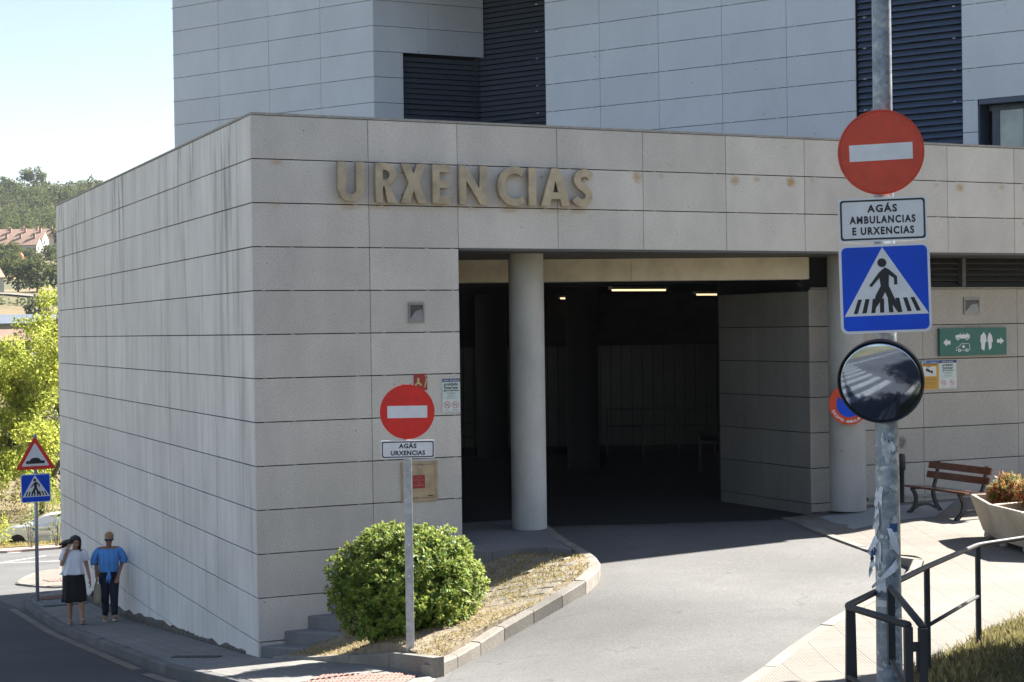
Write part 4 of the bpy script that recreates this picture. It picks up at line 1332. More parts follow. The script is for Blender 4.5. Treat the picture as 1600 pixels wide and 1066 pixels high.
def words(t, name, mat, lines, y=-.0095):
    s = MB()
    for (txt, x, z, size, bold, al, sx) in lines: put_text(s, txt, x, z, size, y, bold, al, 1.0, sx)
    return s.build(name, mat, t)

def no_smoking(x, z, y, label, w_, h_):
    t = poster('no_smoking_notice', label, 'notice', x, z, y, w_, h_, 'poster_white')
    a, b = w_ / 2, h_ / 2
    flat(t, 'pale_panel', 'poster_pale', [rect(-a + .004, -b + h_ * .38, a - .004, b - h_ * .10)], -.0082)
    flat(t, 'header', 'poster_navy', [rect(-a, b - h_ * .095, a, b)], -.0085)
    words(t, 'header_text', 'poster_white', [('XUNTA  DE GALICIA', 0, b - h_ * .07, h_ * .06, .0008, 'CENTER', .9)])
    words(t, 'lettering', 'sign_black', [('prohibido', 0, b - h_ * .205, h_ * .125, .0018, 'CENTER', .95), ('fumar/usar', 0, b - h_ * .305, h_ * .115, .0018, 'CENTER', .92), ('cigarros electrónicos', 0, b - h_ * .375, h_ * .068, .0012, 'CENTER', .88)])
    flat(t, 'small_print', 'poster_grey', [rect(-a * ww, b - h_ * f, a * ww, b - h_ * f + h_ * .012) for f, ww in ((.43, .55), (.455, .5), (.48, .3), (.53, .45), (.555, .4), (.60, .65))])
    for cx in (-a * .48, a * .48):
        cz = -b + h_ * .21; r = h_ * .105
        flat(t, 'prohibition_ring', 'print_pink', ringpoly(cx, cz, r * .84, r) + [[(cx - r * .62, cz + r * .52), (cx - r * .52, cz + r * .62), (cx + r * .62, cz - r * .52), (cx + r * .52, cz - r * .62)]], -.0095)
        flat(t, 'cigarette', 'sign_black', [rect(cx - r * .5, cz - r * .12, cx + r * .4, cz + r * .04), [(cx + r * .2, cz + r * .1), (cx + r * .3, cz + r * .1), (cx + r * .5, cz + r * .4), (cx + r * .4, cz + r * .4)]], -.0088)
    flat(t, 'small_print', 'poster_blue', [rect(a * .1, -b + h_ * .04, a * .8, -b + h_ * .052), rect(-a * .8, -b + h_ * .035, -a * .3, -b + h_ * .045)])
    return t
no_smoking(2.89, 3.49, -.001, 'white no-smoking notice at the edge of the left pier', .272, .475)
no_smoking(12.865, 3.522, 1.168, 'white no-smoking notice below the green direction sign', .39, .50)
t = poster('camera_notice', 'yellow camera surveillance notice below the green direction sign', 'notice', 12.467, 3.520, 1.168, .40, .505, 'poster_yellow')
flat(t, 'header', 'poster_blue', [rect(-.2, .20, .2, .2525)], -.0085)
flat(t, 'emblem', 'poster_white', [rect(-.165, .208, -.14, .243)]); flat(t, 'small_print', 'poster_pale', [rect(-.12, .224, -.07, .238)], -.009); flat(t, 'small_print', 'poster_pale', [rect(.02, .216, .15, .222)], -.009)
words(t, 'lettering', 'print_brown', [('ZONA VIDEOVIXIADA', 0, .163, .042, .0012, 'CENTER', .8)])
flat(t, 'picture_panel', 'poster_white', [rect(-.145, -.02, .14, .15)], -.0085)
flat(t, 'camera_picture', 'sign_black', [[(-.08, .11), (-.06, .125), (.03, .07), (.045, .085), (.07, .07), (.055, .02), (.03, .035), (-.09, .075)], rect(-.03, .12, -.022, .145), rect(-.08, .14, .03, .148), [(.06, .06), (.072, .066), (.06, .018), (.05, .024)]], -.0092)
flat(t, 'small_print', 'print_brown', [rect(-.17, z_, .15, z_ + .008) for z_ in (-.06, -.082, -.104, -.135, -.15, -.17, -.20, -.225)], -.0085)
# fire hydrant connection notice
t = poster('hydrant_notice', 'small red fire service notice partly behind the no-entry sign', 'notice', 2.42, 3.69, -.001, .205, .23, 'poster_red')
flat(t, 'hydrant_symbol', 'print_yellow', [disc(-.035, .045, .017, 14), [(-.055, -.0), (-.045, .03), (-.025, .03), (-.015, -.0), (-.022, -.03), (-.048, -.03)], [(-.09, -.045), (-.07, -.01), (-.05, -.02), (-.07, -.055)], [(.02, -.045), (0, -.01), (-.02, -.02), (0, -.055)]])
flat(t, 'flame_symbol', 'print_yellow', [[(.045 + .012 * k, -.075 + .03 * k), (.075 + .008 * k, -.07 + .032 * k), (.085 + .003 * k, -.04 + .035 * k), (.06 + .006 * k, -.055 + .035 * k)] for k in range(4)])
flat(t, 'corner_mark', 'poster_white', [rect(.07, .08, .09, .10)])
# metal cabinet
t = thing('fire_cabinet', 'bronze metal cabinet with a red fire brigade label set in the left pier', 'cabinet', (2.382, -.001, 2.275))
s = MB(); s.box((0, -.010, 0), (.555, .018, .575)); s.build('frame', 'cabinet_metal', t, bev=.004)
s = MB(); s.box((0, -.024, .005), (.46, .012, .47)); dr = s.build('door', 'cabinet_metal', t, bev=.003)
s = MB()
for a in ((0, .242, .464, .005), (0, -.232, .464, .005), (-.2325, .005, .005, .47), (.2325, .005, .005, .47)): s.box((a[0], -.0205, a[1]), (a[2], .004, a[3]))
s.build('door_gap', 'gap_dark', t)
s = MB(); s.box((-.02, -.0325, .0), (.185, .004, .19)); lb = s.build('label_plate', 'poster_red', t)
words(t, 'lettering', 'print_pink', [('USO', -.02, .05, .036, .001, 'CENTER', 1), ('EXCLUSIVO', -.02, .012, .036, .001, 'CENTER', .85), ('DE', -.02, -.026, .036, .001, 'CENTER', 1), ('BOMBEROS', -.02, -.064, .036, .001, 'CENTER', .85)], -.0350)
s = MB(); s.ell((-.005, -.033, .20), (.014, .006, .014), 10, 6); s.build('lock', 'steel', t)
s = MB(); s.box((.16, -.032, -.205), (.07, .006, .012)); s.build('handle', 'gap_dark', t)

# green direction sign
t = thing('direction_sign', 'green direction sign with white arrows, car, ambulance and two walkers', 'sign', (13.41, 1.168, 4.09))
s = MB(); s.box((0, -.03, 0), (1.51, .05, .485)); s.build('board', 'sign_green', t, bev=.004)
sc = 1.51 / 935.0
def gp_(px, py): return ((px - 782) * sc, -(py - 297) * sc * .80 * (.485 / (380 * sc * .8)) )
def gpoly(pts): return [gp_(*p) for p in pts]
yv = -.0565
flat(t, 'arrow', 'sign_white', [gpoly([(362, 302), (413, 248), (413, 276), (462, 276), (462, 330), (413, 330), (413, 358)])], yv)
flat(t, 'arrow', 'sign_white', [gpoly([(1210, 293), (1160, 242), (1160, 268), (1112, 268), (1112, 318), (1160, 318), (1160, 345)])], yv)
flat(t, 'car_symbol', 'sign_white', [gpoly([(533, 205), (585, 195), (728, 195), (730, 248), (718, 248), (712, 232), (690, 226), (668, 236), (664, 250), (594, 250), (588, 234), (566, 226), (545, 236), (540, 248), (533, 245)]), gpoly([(585, 196), (604, 172), (610, 174), (594, 196)]), gpoly([(640, 196), (640, 172), (648, 172), (648, 196)]), gpoly([(692, 196), (680, 172), (690, 172), (712, 196)])], yv)
flat(t, 'car_symbol', 'sign_white', [q for c_ in ((566, 250), (692, 250)) for q in [[gp_(c_[0] + r * cos(R(a)), c_[1] + r * sin(R(a))) for r, a in ((10, t0), (22, t0), (22, t0 + 22.5), (10, t0 + 22.5))] for t0 in np.arange(0, 360, 22.5)]], yv - .0004)
def gline(pts, w_=7):
    rb = ribbon(pts, w_); n = len(pts)
    return [gpoly([rb[i], rb[i + 1], rb[2 * n - 2 - i], rb[2 * n - 1 - i]]) for i in range(n - 1)]
flat(t, 'ambulance_symbol', 'sign_white', gline([(533, 413), (552, 413)]) + gline([(545, 410), (545, 372), (578, 366), (612, 322), (712, 322), (724, 334), (728, 413), (712, 413)]) + gline([(610, 413), (662, 413)]) + [gpoly([(622, 326), (632, 312), (642, 326)])] + [gpoly([(630, 342), (652, 342), (652, 384), (630, 384)]), gpoly([(619, 353), (630, 353), (630, 373), (619, 373)]), gpoly([(652, 353), (663, 353), (663, 373), (652, 373)])], yv)
flat(t, 'ambulance_symbol', 'sign_white', [q for c_ in ((584, 413), (688, 413)) for q in [[gp_(c_[0] + r * cos(R(a)), c_[1] + r * sin(R(a))) for r, a in ((11, t0), (23, t0), (23, t0 + 22.5), (11, t0 + 22.5))] for t0 in np.arange(0, 360, 22.5)]], yv - .0004)
flat(t, 'walker_symbol', 'sign_white', [gpoly([(914, 172), (932, 168), (938, 190), (956, 206), (962, 270), (962, 305), (948, 305), (942, 345), (934, 420), (918, 424), (914, 410), (890, 402), (888, 310), (876, 300), (882, 215), (900, 195), (914, 190)]),
     gpoly([(1003, 178), (1022, 182), (1026, 200), (1040, 215), (1052, 290), (1048, 310), (1034, 310), (1038, 380), (1010, 416), (996, 412), (988, 312), (976, 290), (984, 220), (998, 202), (992, 194)])], yv)

# ================================================================== ROAD SIGNS
PED = dict(
    tri=[(367, 684), (549, 962), (205, 973)],
    body=[(375, 768), (392, 777), (424, 806), (424, 840), (411, 841), (411, 814), (391, 799), (389, 845), (411, 897), (437, 955), (424, 957), (384, 898), (373, 871), (361, 897), (360, 900), (333, 938), (322, 937), (334, 885), (356, 846), (352, 812), (320, 849), (308, 846), (350, 790)],
    bars=[[(262, 902), (278, 901), (259, 961), (242, 962)], [(292, 900), (309, 900), (295, 959), (277, 960)], [(322, 899), (339, 899), (331, 958), (314, 959)], [(351, 899), (368, 898), (367, 957), (350, 957)],
          [(383, 897), (399, 897), (405, 956), (387, 957)], [(414, 896), (430, 895), (441, 954), (424, 955)], [(445, 895), (462, 894), (479, 951), (462, 953)], [(475, 894), (491, 893), (516, 949), (499, 951)]])
def pp(p): return ((p[0] - 374.5) / 370 * .60, -(p[1] - 856) / 370 * .60 + (p[0] - 374.5) * -.0)
def unskew(p): return (p[0], p[1] + (p[0] - 374.5) * .024)
def rrect(a, b, r, n=5):
    out = []
    for cx, cz, t0 in ((a - r, b - r, 0), (-a + r, b - r, 90), (-a + r, -b + r, 180), (a - r, -b + r, 270)):
        out += arc(cx, cz, r, r, t0, t0 + 90, n)
    return out
def clamp_bracket(t, yb, zs, wid=.16):
    s = MB()
    for z in zs: s.box((0, yb, z), (wid, .035, .035))
    s.build('bracket', 'sign_grey_back', t)
def crossing_sign(label, loc, rot, mats=('sign_blue', 'sign_white', 'sign_black')):
    t = thing('pedestrian_crossing_sign', label, 'road sign', loc, rot)
    s = MB(); s.slab(rrect(.30, .30, .045), -.012, .012); s.build('plate', 'sign_white', t)
    flat(t, 'blue_field', mats[0], [rrect(.283, .283, .034)], -.0135)
    P_ = lambda L: [pp(unskew(q)) for q in L]
    flat(t, 'white_triangle', mats[1], [P_(PED['tri'])], -.0150)
    flat(t, 'walking_figure', mats[2], [P_(PED['body']), [pp(unskew((364 + 18.5 * cos(2 * pi * k / 24), 749 + 18.5 * sin(2 * pi * k / 24)))) for k in range(24)]], -.0175)
    flat(t, 'crossing_bars', mats[2], [P_(b_) for b_ in PED['bars']], -.0165)
    clamp_bracket(t, .03, (-.15, .15))
    return t
def no_entry(label, loc, rot, r, red, barw=.362, barh=.105):
    t = thing('no_entry_sign', label, 'road sign', loc, rot)
    s = MB(); n = 48
    s.rings([[(q * cos(2 * pi * k / n), y, q * sin(2 * pi * k / n)) for k in range(n)] for q, y in ((r * .2, .012), (r, .012), (r, -.012), (r * .965, -.014), (r * .955, -.008), (.002, -.008))])
    bm = bmesh.new(); me = s.mesh('disc'); bm.from_mesh(me); bmesh.ops.recalc_face_normals(bm, faces=bm.faces[:]); bm.to_mesh(me); bm.free()
    link('disc', me, red, t, auto=25)
    flat(t, 'white_bar', 'sign_white', [rect(-r * .73, -barh / 2, r * .73, barh / 2)], -.0105)
    clamp_bracket(t, .03, (-r * .55, r * .55))
    s = MB()
    for x in (-.04, .04): s.box((x, .005, r + .004), (.02, .02, .014))
    s.build('bolt', 'sign_grey_back', t)
    return t
def text_plate(label, loc, rot, w_, h_, lines):
    t = thing('text_plate', label, 'road sign', loc, rot)
    s = MB(); s.slab(rrect(w_ / 2, h_ / 2, .012), -.010, .010); s.build('plate', 'sign_white', t)
    o_, i_ = rrect(w_ / 2 - .012, h_ / 2 - .012, .02), rrect(w_ / 2 - .024, h_ / 2 - .024, .016)
    n = len(o_)
    flat(t, 'border', 'sign_black', [[o_[k], o_[(k + 1) % n], i_[(k + 1) % n], i_[k]] for k in range(n)], -.0115)
    s = MB()
    for (tx, z, sz, sp, sx) in lines: put_text(s, tx, 0, z, sz, -.0120, .0026, 'CENTER', sp, sx)
    s.build('lettering', 'sign_black', t)
    clamp_bracket(t, .026, (0,))
    return t
# right-hand steel mast with its signs
post = thing('steel_mast', 'tall galvanised steel mast with torn stickers in front of the ramp', 'mast', (.945, -12.415, 1.75))
s = MB((.945, -12.415, 1.75))
s.lathe([(.0885, 1.4), (.0875, 2.2), (.083, 3.3), (.073, 4.4), (.066, 5.6), (.0635, 6.7), (.058, 9.5)], 28, (.945, -12.415, 0))
s.build('pole', None, post, auto=50)
_m, _nt, _b = new_mat('mast_zinc')
_P = pos_scaled(_nt); _n1 = noise_tex(_nt, _P, 7, 4, .6)
_c = ramp(_nt, _n1, [(.32, (.17, .21, .25)), (.5, (.25, .29, .33)), (.66, (.40, .43, .45))])
_v = N(_nt, 'TexVoronoi'); _v.inputs['Scale'].default_value = 26; _nt.links.new(_P, _v.inputs['Vector'])
_c = mix(_nt, _c, ramp(_nt, _v.outputs['Color'], [(.2, .82), (.8, 1.12)]), 1.0, 'MULTIPLY')
_n2 = noise_tex(_nt, _P, 17, 3, .5)
_sep = N(_nt, 'SeparateXYZ'); _nt.links.new(N(_nt, 'NewGeometry').outputs['Position'], _sep.inputs[0])
_low = ramp(_nt, math_n(_nt, 'DIVIDE', _sep.outputs['Z'], 8.0), [(.40, 1), (.60, .35)])
_c = mix(_nt, _c, (.58, .60, .61), math_n(_nt, 'MULTIPLY', ramp(_nt, _n2, [(.60, 0), (.635, .8)]), _low))
_c = mix(_nt, _c, (.09, .085, .08), math_n(_nt, 'MULTIPLY', ramp(_nt, noise_tex(_nt, _P, 9, 5, .7), [(.58, 0), (.68, .6)]), _low))
setc(_nt, _b, _c); _b.inputs['Metallic'].default_value = .35; _b.inputs['Roughness'].default_value = .48
MATS['mast_zinc'] = _m
post.children[0].data.materials.append(_m)
# torn stickers and paper scraps glued on the mast
def mast_patch(ang0, ang1, z0, z1, mat, ragged=.2, lift=.002, seed=0, name='torn_sticker', curl=0.0):
    g = random.Random(seed); nu, nv = 7, 6
    s = MB((.945, -12.415, 1.75)); pts = []
    for j in range(nv + 1):
        for i in range(nu + 1):
            u, v = i / nu, j / nv
            e = ragged * (g.random() - .5)
            a = ang0 + (ang1 - ang0) * (u + (e * .5 if i in (0, nu) else 0)); z = z0 + (z1 - z0) * (v + (e if j in (0, nv) else 0))
            rr = .0872 - .0046 * max(0, z - 2.2) + lift + curl * (abs(u - .5) * 2) ** 2 * (1 - v) + .002 * g.random() * (curl > 0)
            pts.append((.945 + rr * cos(R(a)), -12.415 + rr * sin(R(a)), z))
    s.add(pts, [(j * (nu + 1) + i, j * (nu + 1) + i + 1, (j + 1) * (nu + 1) + i + 1, (j + 1) * (nu + 1) + i) for j in range(nv) for i in range(nu)])
    return s.build(name, mat, post, smooth=True)
# camera sees the mast from azimuth about -128 deg (towards -X,-Y); larger angle = further right
A0 = -128
mast_patch(A0 + 8, A0 + 48, 2.89, 3.06, 'paper_white', .10, .0025, 1); mast_patch(A0 + 8, A0 + 48, 3.01, 3.07, 'paper_blue', .05, .0035, 2)
mast_patch(A0 - 62, A0 - 30, 2.78, 2.95, 'paper_white', .35, .003, 3, curl=.01)
mast_patch(A0 - 72, A0 - 8, 2.60, 2.70, 'paper_white', .25, .003, 5); mast_patch(A0 - 78, A0 - 4, 2.50, 2.545, 'paper_white', .18, .0032, 6)
mast_patch(A0 - 25, A0 + 20, 3.52, 3.66, 'glue_pale', .7, .0022, 7); mast_patch(A0 - 60, A0 - 20, 3.20, 3.30, 'paper_white', .5, .003, 8, curl=.012)
mast_patch(A0 + 5, A0 + 35, 3.56, 3.62, 'paper_white', .4, .003, 9, curl=.02); mast_patch(A0 - 30, A0 + 5, 3.78, 3.86, 'glue_pale', .5, .0022, 10)
mast_patch(A0 - 10, A0 + 12, 3.88, 3.97, 'glue_pale', .7, .0022, 11); mast_patch(A0 - 70, A0 - 35, 3.02, 3.14, 'paper_white', .5, .003, 12, curl=.02)
vx = Vector((cos(R(A0)), sin(R(A0)), 0)); vr = Vector((-sin(R(A0)), cos(R(A0)), 0))      # towards the camera, and to the right
def scrap(path, w_, mat, name='loose_paper'):
    s = MB((.945, -12.415, 1.75)); L = []
    C0 = Vector((.945, -12.415, 0))
    for k, (a, d, z, ww) in enumerate(path):
        p = C0 + vr * a + vx * d + Vector((0, 0, z)); n = Vector((.25 * sin(k), .25 * cos(k), .5)).normalized()
        L += [p + n * ww, p - n * ww]
    s.add(L, [(2 * i, 2 * i + 2, 2 * i + 3, 2 * i + 1) for i in range(len(path) - 1)])
    return s.build(name, mat, post, smooth=True)
scrap([(.06, .075, 2.80, .03), (.05, .11, 2.79, .05), (0, .12, 2.745, .05), (-.05, .11, 2.69, .035), (-.11, .10, 2.635, .012)], 0, 'paper_white')
scrap([(-.07, .06, 2.96, .02), (-.10, .05, 2.93, .05), (-.125, .05, 2.90, .035), (-.10, .06, 2.86, .03)], 0, 'paper_white')
scrap([(-.085, .06, 2.90, .03), (-.115, .06, 2.85, .03), (-.10, .05, 2.81, .02)], 0, 'paper_blue')
scrap([(-.09, .06, 2.80, .02), (-.125, .06, 2.77, .035), (-.115, .07, 2.72, .03)], 0, 'paper_white')
scrap([(-.06, .07, 3.16, .02), (-.085, .06, 3.12, .03), (-.09, .05, 3.06, .02)], 0, 'paper_white')
scrap([(.0, .09, 3.02, .02), (.02, .11, 3.0, .04), (.05, .11, 2.93, .035), (.075, .09, 2.87, .015)], 0, 'paper_white')

RZ = R(-33)
fwd = Vector((sin(RZ), -cos(RZ), 0))
def mast_at(z, d=.10, sx=0.0):
    sidev = Vector((cos(RZ), sin(RZ), 0))
    p = Vector((.945, -12.415, z)) + fwd * d + sidev * sx
    return tuple(p)
no_entry('large sun-faded no-entry sign at the top of the steel mast', mast_at(5.585, .115, -.025), (0, R(-1.8), RZ), .287, 'sign_red_sunned', barh=.112)
text_plate('white plate reading AGÁS AMBULANCIAS E URXENCIAS on the mast', mast_at(5.130, .12, -.02), (0, R(-1.0), RZ), .585, .295,
           [('AGÁS', .052, .068, 1.25, .98), ('AMBULANCIAS', -.023, .068, 1.24, .80), ('E URXENCIAS', -.098, .068, 1.22, .83)])
crossing_sign('large blue pedestrian crossing sign on the steel mast above the mirror', mast_at(4.664, .115, -.008), (0, R(-1.2), RZ))
# convex traffic mirror
t = thing('traffic_mirror', 'round convex traffic mirror with black rim fixed to the steel mast', 'mirror', mast_at(4.035, .17, -.05), (R(12), 0, RZ - R(11)))
s = MB(); n = 48; rm = .279; Rc = 1.05
prof = []
for k in range(15):
    q = rm * (1 - k / 14 * .998); prof.append((q, -(math.sqrt(Rc * Rc - q * q) - math.sqrt(Rc * Rc - rm * rm)) - .005))
s.rings([[(q * cos(2 * pi * k / n), y, q * sin(2 * pi * k / n)) for k in range(n)] for q, y in prof])
bm = bmesh.new(); me = s.mesh('mirror_face'); bm.from_mesh(me); bmesh.ops.recalc_face_normals(bm, faces=bm.faces[:]); bm.to_mesh(me); bm.free()
link('mirror_face', me, 'mirror_glass', t, smooth=True)
s = MB(); s.rings([[(q * cos(2 * pi * k / n), y, q * sin(2 * pi * k / n)) for k in range(n)] for q, y in ((.274, .02), (.288, .02), (.289, -.004), (.286, -.014), (.279, -.014), (.277, -.002))], caps=False)
bm = bmesh.new(); me = s.mesh('rim'); bm.from_mesh(me); bmesh.ops.recalc_face_normals(bm, faces=bm.faces[:]); bm.to_mesh(me); bm.free()
link('rim', me, 'mirror_rim', t, smooth=True)
s = MB(); s.rings([[(q * cos(2 * pi * k / n), y, q * sin(2 * pi * k / n)) for k in range(n)] for q, y in ((.284, .018), (.285, .055), (.20, .085), (.06, .09))])
s.build('back_shell', 'mirror_hood', t, smooth=True)
s = MB(); s.tube([(0, .08, 0), (0, .16, 0)], .03, 10); s.build('bracket', 'sign_grey_back', t)

# the no-parking disc on the right-hand column, mostly behind the mirror
t = thing('no_parking_sign', 'round red and blue no-parking sign on the concrete column behind the mirror', 'road sign', (10.17, .405, 3.11), (0, 0, R(-22)))
s = MB(); s.slab(disc(0, 0, .34, 44), -.010, .010); s.build('disc', 'sign_red_sunned', t)
flat(t, 'blue_field', 'sign_blue', [disc(0, 0, .215, 40)], -.0115)
bx = Vector((cos(R(-45)), sin(R(-45)))); by = Vector((-bx.y, bx.x))
flat(t, 'red_slash', 'sign_red_sunned', [[tuple(bx * a + by * b) for a, b in ((-.22, -.035), (.22, -.035), (.22, .035), (-.22, .035))]], -.0130)
s = MB(); txt = 'EXCEPTO AMBULANCIAS'
for k, ch in enumerate(txt):
    if ch == ' ': continue
    a = R(-158 + 136 * k / (len(txt) - 1)); vs, fs = text_geo(ch, .060, .0018, 'CENTER')
    ca, sa = cos(a + pi / 2), sin(a + pi / 2)
    s.add([(.306 * cos(a) + p[0] * ca - p[1] * sa, -.012, .306 * sin(a) + p[0] * sa + p[1] * ca) for p in vs], fs)
s.build('lettering', 'sign_white', t)

# sign by the bush
sp = thing('sign_post', 'thin galvanised post rising through the bush and carrying the small no-entry sign', 'post', (.665, -4.02, .70))
s = MB(); s.box((0, 0, 1.50), (.092, .046, 3.20)); s.build('post', 'galvanised', sp, bev=.006)
for z in (1.26, .9):
    s = MB(); s.ell((0, -.024, z), (.011, .006, .011), 8, 5); s.build('rivet', 'sign_white', sp)
RL = R(-17)
fl = Vector((sin(RL), -cos(RL), 0))
def lp(z, d): p = Vector((.665, -4.02, z)) + fl * d; return tuple(p)
sp.rotation_euler = (0, 0, RL)
no_entry('bright red no-entry sign standing above the round bush', lp(3.494, .06), (0, R(.3), RL), .314, 'sign_red', barh=.14)
text_plate('white plate reading AGÁS URXENCIAS under the no-entry sign', lp(3.062, .055), (0, R(.2), RL), .618, .208, [('AGÁS', .016, .070, 1.12, 1.05), ('URXENCIAS', -.064, .070, 1.10, .98)])

# far signs at the pavement corner
fz = side_z(-.93, 13.8)
t = thing('sign_post', 'grey round post at the far pavement corner behind the two women', 'post', (-.93, 13.8, fz))
s = MB(); s.tube([(0, 0, -.1), (0, 0, 3.55)], .038, 14); s.build('post', 'galvanised', t, smooth=True)
RF = R(-8); ff = Vector((sin(RF), -cos(RF), 0))
def fp(z, d=.05): p = Vector((-.93, 13.8, z)) + ff * d; return tuple(p)
crossing_sign('small blue pedestrian crossing sign below the red triangle at the far corner', fp(1.205), (0, R(-1), RF))
t = thing('speed_bump_sign', 'red bordered triangular speed bump sign at the far pavement corner', 'road sign', fp(1.84), (0, R(-1), RF))
def rtri(a, r):
    hh = a * math.sqrt(3) / 2; c = hh / 3; out = []
    V = [(0, hh - c), (-a / 2, -c), (a / 2, -c)]
    for k, (x, z) in enumerate(V):
        L = math.hypot(x, z); q = (x * (1 - 2 * r / L), z * (1 - 2 * r / L)); a0 = [30, 150, 270][k]
        out += arc(q[0], q[1], r, r, a0, a0 + 120, 5)
    return out
s = MB(); s.slab(rtri(.82, .035), -.01, .01); s.build('plate', 'sign_red', t)
flat(t, 'white_field', 'sign_white', [rtri(.57, .015)], -.0115)
flat(t, 'hump', 'sign_black', [[(-.19, -.115), (.19, -.115), (.19, -.055), (.13, -.05)] + [(.11 * cos(R(a)), -.05 + .062 * sin(R(a))) for a in range(0, 181, 15)] + [(-.13, -.05), (-.19, -.055)]], -.0130)
clamp_bracket(t, .03, (-.1, .15), .1)
# ================================================================== RAILINGS
A1 = Vector((.22, -12.92, 2.63)); A2 = Vector((-.26, -14.13, 2.75)); M1 = Vector((2.51, -10.9, 2.45)); M2 = Vector((4.25, -9.50, 2.345)); M3 = Vector((7.2, -8.9, 2.36))
t = thing('handrail', 'long dark grey tube railing beside the right pavement, turning a corner behind the mast', 'railing', (A1.x, A1.y, gh(A1.x, A1.y)))
o_ = t.location
def arc_corner(a, c, b, r, n=6):
    d1 = (a - c).normalized(); d2 = (b - c).normalized()
    p1, p2 = c + d1 * r, c + d2 * r
    return [p1 * (1 - k / n) ** 2 + c * 2 * (k / n) * (1 - k / n) + p2 * (k / n) ** 2 for k in range(n + 1)]
s = MB(o_)
s.tube([A2] + arc_corner(A2, A1, M1, .09) + [M1.lerp(A1, .1), M1] + arc_corner(M1, M2, M3, .12) + [M3, M3 + Vector((3, .5, .02))], .0225, 12)
s.build('top_rail', 'rail_paint', t, smooth=True)
s = MB(o_); dz = Vector((0, 0, .48))
s.tube([M1 - dz, M2 - dz], .017, 10); s.build('lower_rail', 'rail_paint', t, smooth=True)
s = MB(o_); s.tube([A1 - Vector((.02, .05, .44)), A2 - Vector((-.02, -.05, .50))], .017, 10); s.build('lower_rail', 'rail_paint', t, smooth=True)
def rail_post(p, z0, w0, w1, rz, t, o_):
    s = MB(o_); c, q = cos(rz), sin(rz)
    R4 = []
    for z, w in ((z0, w1), (p.z - .01, w0)):
        R4.append([(p.x + c * a - q * b_, p.y + q * a + c * b_, z) for a, b_ in ((-w / 2, -.022), (w / 2, -.022), (w / 2, .022), (-w / 2, .022))])
    s.rings(R4); s.build('post', 'rail_paint', t)
rz_ = R(-25)
rail_post(A1 + Vector((.03, .0, 0)), 1.70, .055, .085, rz_, t, o_)
rail_post(A2, 1.85, .045, .045, rz_, t, o_)
rail_post(M1, 1.35, .04, .044, rz_, t, o_)
rail_post(M2, 1.25, .04, .044, rz_, t, o_)
rail_post(M3, 1.2, .04, .044, rz_, t, o_)
B1 = Vector((-.20, -14.18, 2.745)); B2 = Vector((.60, -12.88, 2.715))
t = thing('gate_rail', 'short dark grey rail frame in front of the steel mast, hinged beside the long railing', 'railing', (B1.x, B1.y, 1.85))
o_ = t.location
s = MB(o_); s.tube([B1, B2], .0215, 12); s.build('top_rail', 'rail_paint', t, smooth=True)
s = MB(o_); s.tube([B1 - Vector((0, 0, .52)), B2 - Vector((0, 0, .47))], .017, 10); s.build('lower_rail', 'rail_paint', t, smooth=True)
rail_post(B1, 1.85, .045, .045, rz_, t, o_)
rail_post(B2, B2.z - .50, .045, .045, rz_, t, o_)
s = MB(o_); h0 = A2.lerp(B1, .5)
s.box((h0.x, h0.y, 2.63), (.05, .03, .05), rz_); s.box((h0.x + .01, h0.y - .01, 2.56), (.018, .03, .14), rz_); s.build('hinge', 'rail_paint', t)

# ================================================================== BENCH
t = thing('park_bench', 'wooden bench with red-brown slats and black cast iron legs by the granite wall', 'bench', (11.17, -.82, 1.33), (0, 0, R(-92)))
Lb = 1.56
def bench_leg(x):
    m_ = MB()
    def strip(pts, w_, th=.045):
        rb = ribbon(pts, w_); n = len(pts)
        for i in range(n - 1):
            q = [rb[i], rb[i + 1], rb[2 * n - 2 - i], rb[2 * n - 1 - i]]
            m_.add([(x - th / 2, y, z) for y, z in q] + [(x + th / 2, y, z) for y, z in q], [(0, 1, 2, 3), (7, 6, 5, 4), (0, 4, 5, 1), (1, 5, 6, 2), (2, 6, 7, 3), (3, 7, 4, 0)])
    strip(smooth_path([(-.25, .40), (-.20, .34), (-.165, .24), (-.19, .12), (-.27, .03), (-.33, .0)], 4), .055)
    strip(smooth_path([(.17, .40), (.19, .25), (.25, .1), (.33, .0)], 4), .055)
    strip(smooth_path([(-.25, .05), (-.1, .12), (.08, .12), (.25, .05)], 4), .04)
    strip([(-.26, .405), (.21, .385)], .035)
    strip(smooth_path([(.18, .38), (.24, .55), (.30, .82)], 4), .045)
    return m_
for x in (-.60, .60):
    o = bench_leg(x).build('leg', 'cast_iron', t)
for k, (y, z) in enumerate(((-.225, .428), (-.105, .420), (.015, .412), (.13, .404))):
    s = MB(); s.box((0, y, z), (Lb, .105, .035), M=Matrix.Rotation(R(-4), 3, 'X')); s.build('seat_slat', 'wood_red', t, bev=.008)
for y, z in ((.205, .60), (.245, .755)):
    s = MB(); s.box((0, y, z), (Lb, .035, .115), M=Matrix.Rotation(R(-15), 3, 'X')); s.build('back_slat', 'wood_red', t, bev=.008)

